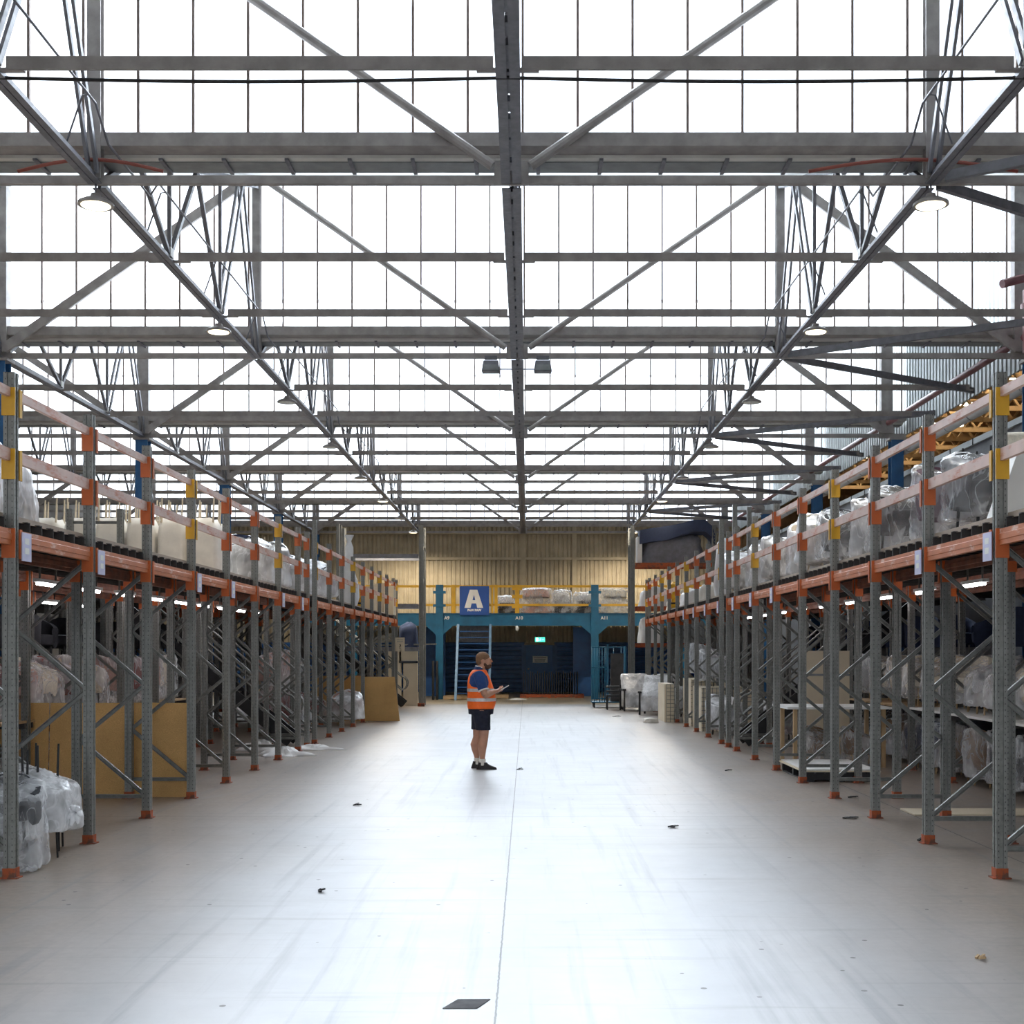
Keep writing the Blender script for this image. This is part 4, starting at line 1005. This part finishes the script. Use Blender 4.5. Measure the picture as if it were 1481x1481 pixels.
for k, (x, y, z) in enumerate(((5.25,26.1,0),(4.5,29.8,1.0),(4.5,31.6,1.15),(4.5,35.3,0))): chair(x, y, z, k, 'ash', 'black', 'grey clear-wrapped chair in the far right racks, %s along' % ORD[k+1], 'grey chairs in the far right racks', False, 'film', 1.1, True, k, .28)
# blue roll cage
Yc = 40.7; x0, x1 = PX(856,Yc), PX(905,Yc)
t = thing('roll_cage', 'tall blue roll cage trolley on castors by the right tall upright', 'trolley', ((x0+x1)/2, Yc+.4, 0))
MB().box(x0, x1, Yc, Yc+.8, .16, .2).build('base', M['blue_plat'], t)
for nm, xs in (('side_grille', (x0, x0+.5)), ('back_grille', (x0+.5, x1))):
    m = MB(); yy = Yc+.02 if nm == 'side_grille' else Yc+.78
    for z in (.3, 1.3 if nm == 'side_grille' else 1.2, 1.95): m.tube([(xs[0],yy,z),(xs[1],yy,z)], .02, 6)
    k = xs[0]
    while k <= xs[1]+.01: m.tube([(k,yy,.2),(k,yy,1.98)], .014, 6); k += .083 if nm == 'side_grille' else .25
    m.build(nm, M['blue_plat'], t, 3)
MB().box(x1-.02, x1+.02, Yc, Yc+.8, .2, 1.98).build('side_frame', M['blue_plat'], t); MB().box(x0+.48, x0+.54, Yc+.0, Yc+.05, .2, 2.05).build('post', M['blue_plat'], t)
for x in (x0+.08, x1-.1):
    for y in (Yc+.08, Yc+.7): MB().tube([(x-.02,y,.075),(x+.02,y,.075)], .07, 12).box(x-.03, x+.03, y-.03, y+.03, .10, .17).build('caster', M['black'], t, .6)
for k in range(3):
    o = MB().box(x0+.62, x1-.06, Yc+.12+.2*k, Yc+.2+.2*k, .202, 1.75-.5*k).build('dark_panel', M['steel_dark'] if k else M['deck_edge']); tag(o, 'dark panel standing in the blue roll cage, %s from the front' % ORD[k+1], 'panel', 'panels in the roll cage')
t = thing('stool_stack', 'stack of low black stools beside the blue roll cage', 'stool', (PX(890,39.6), 39.6, 0))
xx = PX(889,39.6)
for k in range(3): MB().box(xx-.26, xx+.26, 39.4, 39.85, .40+.14*k, .46+.14*k).build('seat', M['black'], t)
for a in (-.24,.24):
    for b_ in (39.42,39.83): MB().box(xx+a-.02, xx+a+.02, b_-.02, b_+.02, 0, .42).build('leg', M['black'], t)
# far left: cream panels, notice, dark goods on the tall rack
Yl = 42.2
for k, (a, b_, z0, z1, lab) in enumerate(((PX(583,Yl),PX(604,Yl),0,1.42,'tall cream panel on the floor at the far left tall rack'),(PX(560,Yl),PX(580,Yl),0,1.85,'cream panel half hidden behind the last left uprights'),(PX(577,Yl),PX(604,Yl),1.5,1.85,'short cream panel stacked above the tall one at far left'))):
    o = MB().box(a, b_, Yl+.05, Yl+.2, z0, z1).build('mattress', M['cream']); tag(o, lab, 'panel', 'cream panels')
o = MB().box(PX(577,Yl), PX(604,Yl), Yl, Yl+.8, 1.43, 1.495).build('shelf_beam', M['black']); tag(o, 'dark shelf between the two cream panels at far left', 'shelf')
o = MB().box(PX(572,40.8), PX(585.5,40.8), 40.72, 40.74, PZ(942,40.8), PZ(922,40.8)).build('notice', M['cream']); tag(o, 'pale notice with a question mark at the end of the left racks', 'notice')
o.name = 'notice'; nt_ = text('?', .2, (PX(579,40.8), 40.715, PZ(935.5,40.8)), M['black'], 'symbol', o, .004, .001)
for z in (925.5, 928): MB().box(PX(574.5,40.8), PX(583.5,40.8), 40.714, 40.722, PZ(z,40.8)-.008, PZ(z,40.8)+.008).build('text_line', M['gutter'], o)
def heap(name, x0, x1, y0, y1, z0, z1, seed, mat, lab, cat='bundle', grp=None):
    t = thing(name, lab, cat, ((x0+x1)/2, (y0+y1)/2, z0), 0, grp)
    m = bpy.data.meshes.new('bundle'); R = random.Random(seed); b_ = MB(); n = 30; rings = []
    for i in range(9):
        u = i/8; ring = []
        f = (1-.10*u) if u < .8 else (1-.10*u)*(1-((u-.8)/.2)**2*.75)
        for j in range(n):
            a = 2*PI*j/n; e = .5
            g = f*(1+.05*math.sin(3*a+seed+u*2)+.04*math.sin(5*a-u*5+seed)+.03*math.sin(9*a+u*7))*.93
            ring.append((math.copysign(abs(math.cos(a))**e, math.cos(a))*(x1-x0)/2*g, math.copysign(abs(math.sin(a))**e, math.sin(a))*(y1-y0)/2*g, (z1-z0)*u*(1+.08*math.sin(2*a+seed)*u)+.001))
        rings.append(ring)
    b_.loft(rings).build('cover', M[mat], t, 1.2, True); return t
heap('plastic_bundle', PX(930,32.5), PX(953,32.5), 32.3, 32.7, .0, .12, 4, 'cloth', 'small pale bundle of plastic on the aisle floor before the cream carton')
heap('wrapped_bundle', 3.75, 6.0, 42.0, 43.0, 4.76, 5.75, 3, 'steel_dark', 'big dark wrapped bundle on the top beam of the far right tall rack')
o = MB(); pts = [(PX(p,41.9), 41.85, PZ(q,41.9)) for p, q in ((925,774),(940,771),(965,768),(985,764),(1003,759),(1020,759),(1030,768),(1034,780))]
rings = [[p + Vector(q) for q in ((0,0,-.30 if i < 3 else -.22),(0,.6,-.3),(0,.7,.18),(0,.0,.16))] for i, p in enumerate([Vector(p) for p in pts])]
o.loft(rings).build('blue_tarp', M['navy'], None, 1.); ob = bpy.context.scene.objects['blue_tarp']; tag(ob, 'dark blue tarp draped over the big bundle at the top far right', 'tarp')
o = MB().box(3.66, 3.82, 41.95, 42.6, 4.76, 5.62).build('foam_strip', M['white']); tag(o, 'white foam edge beside the dark bundle on the far right tall rack', 'foam')
for k in range(2): pallet(3.75+1.2*k, 4.85+1.2*k, 42.0, 42.9, 'x') if False else None
heap('wrapped_bundle', 3.75, 4.9, 42.0, 43.0, 3.32, 3.95, 5, 'sheetw', 'white wrapped bundle on the middle beam of the far right tall rack')
heap('wrapped_bundle', 5.0, 6.1, 42.0, 43.0, 3.32, 3.9, 6, 'cloth', 'cream wrapped bundle further right on the middle tall rack beam')
heap('wrapped_bundle', 3.7, 4.6, 42.0, 43.0, 2.1, 2.95, 7, 'sheetw', 'white wrapped bundle on the lowest beam of the far right tall rack')
heap('wrapped_bundle', 4.7, 6.0, 42.0, 43.0, 2.1, 2.9, 8, 'ash', 'grey wrapped bundle on the lowest beam of the far right tall rack')
heap('wrapped_bundle', -4.3, -3.62, 42.0, 42.8, 1.97, 2.75, 9, 'navy', 'dark bundle on the lowest beam of the far left tall rack')
for k in range(5):
    o = MB().bar((-6.0, 42.0+.12*k, 2.0+.04*(k%2)), (-4.35 if k else -3.0, 42.1+.12*k, 2.06+.1*k), .05, .05).build('metal_bar', M['galv']); tag(o, 'loose metal bar on the far left tall rack, %s from the front' % ORD[k+1], 'bar', 'loose bars on the tall rack')
# far left deck: cartons, white cone-shaped roll, yellow guards
t = thing('wrapped_roll', 'tall white wrapped roll tapering upward on the far left deck', 'roll', (PX(505,31.5), 31.5, DZ))
MB().lathe([(.20,0),(.26,.2),(.24,.5),(.15,.8),(.11,1.1),(.10,1.45),(.05,1.6),(.12,1.75)], (PX(505,31.5),31.5,DZ), 14).build('film', M['sheetw'], t, 1.)
for k, (px0, px1, py, Y) in enumerate(((527,541,848,37.2),(540,556,844,38.4),(553,569,847,39.6))):
    a, b_ = PX(px0,Y), PX(px1,Y); o = MB().box(a, b_, Y, Y+.7, DZ, PZ(py,Y)).build('carton', M['cream']); tag(o, 'cream carton on the far left deck behind the guard rail, %s from the camera' % ORD[k+1], 'carton', 'cartons on the far left deck')
for s, px in ((-1, 518), (1, 977)):
    Y = 36.2; x = PX(px, Y); t = thing('column_guard', 'yellow lobed column guard standing on the far %s deck' % SIDE[s], 'column guard', (x, Y, DZ))
    gd = MB().lathe([(.13,0),(.13,.12),(.17,.14),(.17,.24),(.12,.26),(.12,.34),(.18,.38),(.18,.48),(.12,.52),(.12,.64),(.18,.67),(.18,.77),(.13,.79),(.10,.84)], (x,Y,DZ), 14).build('body', M['yellow'], t, .6)
    for z in (.04, .20): MB().lathe([(.175,z),(.178,z+.05)], (x,Y,DZ), 14).build('black_band', M['black'], gd)
heap('wrapped_bundle', 4.2, 5.4, 34.0, 35.6, DZ, 3.55, 11, 'sheetw', 'white wrapped bundle on the far right deck near the yellow guard')
heap('wrapped_bundle', 4.2, 5.3, 37.2, 39.0, DZ, 3.5, 12, 'cloth', 'cream wrapped bundle at the far end of the right deck')
heap('wrapped_bundle', 4.2, 5.2, 30.8, 32.2, DZ, 3.5, 13, 'cloth', 'cream wrapped bundle midway along the far right deck')
t = thing('wrapped_roll', 'tall white wrapped roll beside the tall right upright on the deck', 'roll', (4.25, 27.2, DZ)); MB().lathe([(.2,0),(.24,.3),(.2,.8),(.16,1.2),(.05,1.3)], (4.25,27.2,DZ), 12).build('film', M['sheetw'], t, 1.)
o = MB().box(PX(934.5,40.9), PX(939,40.9), 40.9, 40.93, 2.75, 4.1).build('aisle_sign', M['lilac']); tag(o, 'narrow lilac end panel on the last right upright', 'sign')
# -- loads on the blue platform
rows = [(718,748,'oat',0,.62,'brown',1),(752,800,'blush',2,.95,'oat',2),(800,828,'ash',0,.85,'ash',3),(830,866,'charcoal',0,.75,'charcoal',4),(868,912,'ivory',2,.95,'ivory',5)]
for k, (p0, p1, f, _, h, f2, sd_) in enumerate(rows):
    Y = YP+.9; a, b_ = PX(p0,Y), PX(p1,Y); z = ZP1+.02; nl = 3
    for l in range(nl):
        fm = (f, f2, f)[l]
        if k in (0,): fm = ('charcoal','charcoal','sheetw')[l]
        if k == 3: fm = ('charcoal','charcoal','sheetw')[l]
        if k == 2: fm = ('charcoal','ash','sheetw')[l]
        heap('cushion_bundle', a+.03*l, b_-.04*l, Y, Y+1.2, z+h/nl*l, z+h/nl*(l+1)+.01, sd_+l, fm, '%s layer of the wrapped cushions on the far platform, %s stack from the left' % (('bottom','middle','top')[l], ORD[k+1]), 'bundle', 'wrapped cushions on the platform')
    t = thing('shrink_wrap', 'clear shrink film round the %s platform stack from the left' % ORD[k+1], 'plastic wrap', ((a+b_)/2, Y+.6, z), 0, 'films round the platform stacks')
    inst('film', wrap_mesh(k, (b_-a)*1.03, 1.28, h+.12, film='film'), t)
# -- floor level under the platform
for k, (p0, p1, Y) in enumerate(((641,700,47.6),(700,735,48.6),(752,845,49.2))):
    pallet(PX(p0,Y), PX(p1,Y), Y, Y+1.0, 'weathered timber pallet on the floor below the platform, %s from the left' % ORD[k+1], 'wood' if k < 2 else 'rust', None, 'pallets below the platform')
t = thing('frame_bundle', 'row of black metal frames standing on the pallet before the blue door', 'frames', (PX(798,49.7), 49.7, .14))
for k in range(24):
    x = PX(757,49.6)+k*.092; MB().box(x-.012, x+.012, 49.3, 50.0, .14, .98+.05*math.sin(k*2.3)).build('frame', M['black'], t)
for px in (626.5, 632): 
    x = PX(px,47.2); o = MB().lathe([(.05,0),(.05,1.42),(.03,1.46)], (x,47.2,0), 10).build('bollard', M['black'], None, .6); tag(o, 'black post on the floor beside the left platform column, %s one' % ('left' if px < 630 else 'right'), 'bollard', 'black posts')
o = MB().box(PX(609,43.2), PX(614,43.2), 43.1, 43.3, 0, .75).build('bollard', M['blue_dark']); tag(o, 'short dark blue guard beside the left tall upright', 'bollard')
# -- scraps on the floor
SC_ = [(1231,1184,.16,'black plastic scrap on the floor beside the third right upright'),(1234,1154,.12,'black scrap on the floor beyond the third right upright'),(974,1197,.10,'dark torn scrap on the bare aisle floor right of the centre joint'),(752,1113,.09,'small dark scrap on the floor just right of the standing man'),(517,1165,.09,'dark speck-sized scrap on the floor left of the man'),(1336,1216,.12,'dark scrap at the foot of the second right upright'),(1054,1115,.10,'dark scrap on the floor before the seventh right upright'),(1420,1388,.06,'brown dry leaf on the floor at the lower right'),(465,1290,.05,'tiny dark chip on the lower left floor'),(892,1036.5,.22,'thin dark strip on the far right floor')]
for k, (px, py, w, lab) in enumerate(SC_):
    Y = F*CH/(py-VY); x = PX(px, Y); m = MB()
    for q in range(4): m.bar((x-w/2+.04*q*w*4, Y+.02*math.sin(q*3+k), .008+.004*q), (x-w/2+w*(.4+.2*q), Y+.05*math.cos(q*2+k), .012+.006*((q+k)%3)), w*.25, .012)
    o = m.build('floor_scrap', M['black'] if k != 7 else M['wood']); tag(o, lab, 'scrap')
Y = F*CH/(1452-VY); o = MB().hexa([(PX(640,F*CH/(1459-VY)),F*CH/(1459-VY),.001),(PX(690,F*CH/(1459-VY)),F*CH/(1459-VY),.001),(PX(709,F*CH/(1446-VY)),F*CH/(1446-VY),.001),(PX(662,F*CH/(1446-VY)),F*CH/(1446-VY),.001)]+[(a,b,.004) for a,b in ((PX(640,F*CH/(1459-VY)),F*CH/(1459-VY)),(PX(690,F*CH/(1459-VY)),F*CH/(1459-VY)),(PX(709,F*CH/(1446-VY)),F*CH/(1446-VY)),(PX(662,F*CH/(1446-VY)),F*CH/(1446-VY)))]).build('floor_patch', M['patch']); tag(o, 'grey slanted patch on the floor at the bottom beside the centre joint', 'patch')
# ------------------------------------------------------------------ the man in the hi-vis vest
HX, HY = PX(695.5, 19.84), 19.84
M['skin'] = plain('skin', (.50,.255,.165), .5, 0, .15, 12.); M['skin'].node_tree.nodes['Principled BSDF'].inputs['Subsurface Weight'].default_value = .08
M['hair'] = plain('hair', (.22,.115,.06), .8, 0, .35, 60.); M['beard'] = plain('beard', (.10,.05,.03), .85, 0, .35, 60.)
M['vest'] = plain('hi_vis_orange', (1.,.155,.008), .6, 0, .14, 9., bump=.15)
M['reflect'] = plain('reflective_tape', (.62,.60,.60), .35, .2, .2, 30.)
M['shirt'] = plain('blue_shirt', (.010,.05,.19), .8, 0, .25, 9.); M['shorts'] = plain('navy_shorts', (.008,.011,.028), .85, 0, .3, 9.)
M['sock'] = plain('white_sock', (.78,.75,.68), .9); M['shoe'] = plain('black_shoe', (.012,.011,.012), .55, 0, .3, 20.)
def ring(cx, cy, z, a, b, n=24, e=.85, tx=0.):
    return [(cx + math.copysign(abs(math.cos(t))**e, math.cos(t))*a, cy + math.copysign(abs(math.sin(t))**e, math.sin(t))*b, z + tx*math.cos(t)*a) for t in [2*PI*k/n for k in range(n)]]
man = thing('person', 'bearded man in orange vest and navy shorts holding a phone mid-aisle', 'person', (HX, HY, 0))
TOR = [(.90,-.005,.165,.175),(.97,.003,.195,.195),(1.06,.012,.203,.20),(1.15,.01,.200,.200),(1.25,-.003,.190,.205),(1.36,-.022,.172,.215),(1.45,-.03,.145,.205),(1.51,-.03,.115,.165),(1.555,-.022,.085,.105)]
def torso(sc, z0, z1, extra=0.):
    out = []
    for z, c, a, b in TOR:
        if z0-1e-6 <= z <= z1+1e-6: out.append(ring(c, 0, z, a+sc, b+sc))
    return out
def lerp_t(z):
    for i in range(len(TOR)-1):
        if TOR[i][0] <= z <= TOR[i+1][0]:
            u = (z-TOR[i][0])/(TOR[i+1][0]-TOR[i][0]); return [TOR[i][k]*(1-u)+TOR[i+1][k]*u for k in range(4)]
    return TOR[-1]
body = MB()
body.loft(torso(-.03, .9, 1.6))
body.tube([(-.02,0,1.50),(.005,0,1.58),(.035,0,1.66)], [(.07,.07),(.062,.062),(.06,.062)], 14)
body.ell((.035,0,1.725), .108, .080, .098, 18, 12)                    # skull
body.ell((.085,0,1.665), .075, .064, .085, 16, 10)                    # face and jaw
body.tube([(.148,0,1.715),(.178,0,1.682),(.155,0,1.672)], [.012,.017,.012], 8)   # nose
body.ell((.15,0,1.728), .014, .05, .012, 10, 6); body.ell((.155,0,1.645), .014, .026, .010, 10, 6); body.ell((.150,0,1.630), .014, .024, .009, 10, 6)
for s in (-1, 1):
    body.ell((.035, s*.080, 1.69), .022, .012, .034, 10, 7)            # ears
    body.ell((.142, s*.030, 1.708), .010, .014, .008, 8, 5)
LEG = {-1: [(.01,.93,.115,.108),(.035,.75,.102,.100),(.05,.60,.080,.078),(.052,.50,.069,.066),(.024,.38,.078,.072),(.022,.30,.064,.060),(.028,.18,.041,.041),(.03,.09,.040,.040),(.03,.05,.046,.04)],
       1: [(-.02,.93,.115,.108),(-.035,.75,.100,.100),(-.05,.60,.080,.078),(-.058,.50,.069,.066),(-.092,.38,.078,.072),(-.088,.30,.064,.060),(-.068,.18,.041,.041),(-.062,.09,.040,.040),(-.06,.05,.046,.04)]}
LY = {-1: -.105, 1: .105}
for s in (-1, 1): body.loft([ring(x, LY[s], z, a, b, 18, 1.) for x, z, a, b in reversed(LEG[s])])
SHO = {-1: (-.02,-.215,1.455), 1: (-.02,.215,1.455)}
ELB = {-1: (.075,-.275,1.165), 1: (.06,.275,1.175)}
WRI = {-1: (.235,-.10,1.225), 1: (.25,.075,1.215)}
for s in (-1, 1):
    S, E, W = Vector(SHO[s]), Vector(ELB[s]), Vector(WRI[s])
    body.tube([S+Vector((0,-s*.06,.0)), S, S.lerp(E,.35), S.lerp(E,.75), E], [.07,.072,.064,.056,.052], 14)
    body.tube([S.lerp(E,.9), E+Vector((.005,0,-.005)), E.lerp(W,.3), E.lerp(W,.7), W], [.05,.053,.054,.042,.030], 14)
    d = (W-E).normalized(); side = Vector((0,0,1)).cross(d).normalized()
    palm = W + d*.05
    body.tube([W-d*.01, W+d*.03, W+d*.07, W+d*.09], [(.030,.022),(.042,.020),(.044,.018),(.038,.015)], 12)
    for k in range(4):
        o = (k-1.5)*.019; b0 = W + d*.085 + Vector((0,0,1)).cross(d).normalized()*o
        L = (.062,.072,.068,.054)[k]
        body.tube([b0-d*.02, b0+d*L*.45+Vector((0,0,.012)), b0+d*L*.8+Vector((0,0,.030)), b0+d*L*.85+Vector((0,0,.046))], [.010,.0098,.009,.008], 8)
    th = W + d*.03 + side*(.035*s)
    body.tube([th-side*(.015*s), th+d*.03+Vector((0,0,.022)), th+d*.06+Vector((0,0,.034))], [.013,.012,.0095], 8)
bo = body.build('body', M['skin'], man, 3, True)
rm = bo.modifiers.new('remesh', 'REMESH'); rm.mode = 'VOXEL'; rm.voxel_size = .0075; rm.use_smooth_shade = True
sm = bo.modifiers.new('smooth', 'SMOOTH'); sm.factor = .5; sm.iterations = 3
def part(mb, name, mat, vox=None, sm_=1.2, parent=man):
    o = mb.build(name, M[mat], parent, sm_, True)
    if vox:
        r = o.modifiers.new('remesh', 'REMESH'); r.mode = 'VOXEL'; r.voxel_size = vox; r.use_smooth_shade = True
        s = o.modifiers.new('smooth', 'SMOOTH'); s.factor = .5; s.iterations = 2
    return o
# hair: short cap with a faded nape; beard round the jaw
h = MB(); h.ell((.028,0,1.742), .112, .086, .094, 20, 12); h.ell((-.02,0,1.70), .062, .076, .085, 16, 10)
part(h, 'hair', 'hair', .008, 3)
b_ = MB(); b_.ell((.105,0,1.612), .062, .058, .050, 16, 9); b_.ell((.07,.0,1.64), .05, .069, .045, 16, 9); b_.ell((.152,0,1.655), .012, .03, .007, 10, 6)
part(b_, 'beard', 'beard', .007, 3)
e_ = MB()
for s in (-1, 1): e_.ell((.150, s*.030, 1.708), .007, .010, .006, 8, 5)
part(e_, 'eyes', 'black', None, 3)
# shirt with collar and short sleeves, white cuffs
s_ = MB(); s_.loft(torso(.004, .9, 1.56)); 
for s in (-1, 1):
    S, E = Vector(SHO[s]), Vector(ELB[s])
    s_.tube([S+Vector((0,-s*.09,.01)), S+Vector((.0,s*.015,.02)), S.lerp(E,.3)+Vector((0,s*.008,0)), S.lerp(E,.72)+Vector((.0,s*.006,0))], [(.075,.08),(.088,.088),(.086,.086),(.080,.084)], 16)
SH = part(s_, 'shirt', 'shirt', .009, 3)
for s in (-1, 1):
    S, E = Vector(SHO[s]), Vector(ELB[s]); a = S.lerp(E,.70)+Vector((0,s*.006,0)); c = S.lerp(E,.75)+Vector((0,s*.006,0))
    part(MB().tube([a, c], .087, 16), 'cuff', 'sock', None, .8, SH)
c_ = MB(); c_.tube([(-.03,0,1.545),(-.018,0,1.60)], [(.085,.085),(.072,.074)], 16); part(c_, 'collar', 'shirt', None, 1., SH)
c_ = MB(); c_.tube([(-.019,0,1.594),(-.016,0,1.606)], [(.074,.075),(.071,.073)], 16); part(c_, 'collar_trim', 'sock', None, 1., SH)
# vest: body plus shoulder straps, leaving armholes
v = MB()
def vr(z, sc=.017):
    _, c, a, b = lerp_t(z); return ring(c, 0, z, a+sc, b+sc)
v.loft([vr(z, .022 - .004*(z-.945)/.4) for z in (.945,1.0,1.06,1.12,1.18,1.24)] + [ring(lerp_t(z)[1], 0, z, lerp_t(z)[2]+.019, k) for z, k in ((1.30,.205),(1.38,.186),(1.45,.172),(1.51,.158),(1.555,.118))], True, True)
VE = part(v, 'vest', 'vest', .009, 3)
for z in (1.065, 1.215):
    m = MB(); m.loft([vr(z, .0255), vr(z+.05, .0255)], False, False); part(m, 'reflective_band', 'reflect', None, 1., VE)
# shorts
s_ = MB(); s_.loft([ring(c, 0, z, a+.014, b+.012) for z, c, a, b in ((.86,0,.18,.185),(.93,0,.186,.19),(.99,.005,.196,.195))])
for s in (-1, 1):
    x0 = .028 if s < 0 else -.03
    s_.loft([ring(x, LY[s]*1.04, z, a, b, 20, 1.) for x, z, a, b in ((x0*1.35,.615,.118,.108),(x0*1.1,.70,.122,.112),(x0*.7,.80,.135,.115),(0,.92,.150,.115))])
part(s_, 'shorts', 'shorts', .009, 3)
for s in (-1, 1):
    L = LEG[s]; x = L[-2][0]
    part(MB().loft([ring(x+.002, LY[s], .065, .05, .048, 16, 1.), ring(x, LY[s], .12, .05, .05, 16, 1.), ring(x-.002, LY[s], .165, .052, .051, 16, 1.)]), 'sock', 'sock', None, 1.)
    sh = MB(); hx = x-.075
    sh.loft([ring(hx+u, LY[s]-s*.0, z, a, b, 16, .9) for u, z, a, b in ((.135,.0,.150,.046),(.138,.02,.156,.05),(.135,.035,.150,.049),(.105,.06,.112,.046),(.085,.085,.082,.044),(.075,.112,.068,.046))])
    SO = part(sh, 'shoe', 'shoe', None, .9)
    so = MB(); so.loft([ring(hx+.138, LY[s], z, .16, .052, 18, .85) for z in (.0,.014)]); part(so, 'shoe_sole', 'black', None, .6, SO)
ph = MB(); pc = Vector((HX+.355, HY-.012, 1.262)); c_, s__ = math.cos(.5), math.sin(.5)
ax, az = Vector((c_,0,s__)), Vector((-s__,0,c_)); ay = Vector((0,1,0))
pts = []
for zz in (-.006,.006):
    for a, b2 in ((-.095,-.06),(.095,-.06),(.095,.06),(-.095,.06)): pts.append(pc + ax*a + ay*b2 + az*zz)
po = thing('phone', 'white handheld tablet phone in the hands of the man', 'phone', tuple(pc))
ph.hexa(pts).build('case', M['sheetw'], po)
ph = MB(); pts = []
for zz in (.0062,.0075):
    for a, b2 in ((-.085,-.052),(.085,-.052),(.085,.052),(-.085,.052)): pts.append(pc + ax*a + ay*b2 + az*zz)
ph.hexa(pts).build('screen', M['black'], po)
# ------------------------------------------------------------------ daylight, camera
w = bpy.data.worlds.new('overcast'); SC.world = w; w.use_nodes = True
nt = w.node_tree; N = NT(nt); bg = nt.nodes['Background']
v = N.coord('Generated'); cl = N.noise(v, 2.2, 5, .6); sz = N.n('ShaderNodeSeparateXYZ', inp={0: v}).outputs[2]
sky = N.mix(N.ramp(cl, .35, .65), (.80,.90,1.0), (.93,.97,1.))
sky = N.mix(N.ramp(sz, -.05, .02), (.22,.21,.2), sky)
nt.links.new(sky, bg.inputs[0]); bg.inputs[1].default_value = SKY
sl = bpy.data.lights.new('hazy_sun', 'SUN'); sl.energy = SUN; sl.angle = math.radians(70); sl.color = (.90, .96, 1.)
so_ = bpy.data.objects.new('hazy_sun', sl); COL.objects.link(so_); so_.rotation_euler = Vector((.05, -.62, -.79)).to_track_quat('-Z', 'Y').to_euler(); so_.location = (0, 60, 40)
cam = bpy.data.cameras.new('camera'); co = bpy.data.objects.new('camera', cam); COL.objects.link(co)
co.location = (0, 0, CH); co.rotation_euler = (PI/2, 0, 0)
cam.sensor_width = 36; cam.lens = 36*F/1481; cam.shift_x = -(VX-740.5)/1481; cam.shift_y = (VY-740.5)/1481
cam.clip_end = 400; SC.camera = co
vs = SC.view_settings; vs.view_transform = 'Standard'; vs.look = 'None'; vs.gamma = 1; vs.use_curve_mapping = False; vs.exposure = EXPO
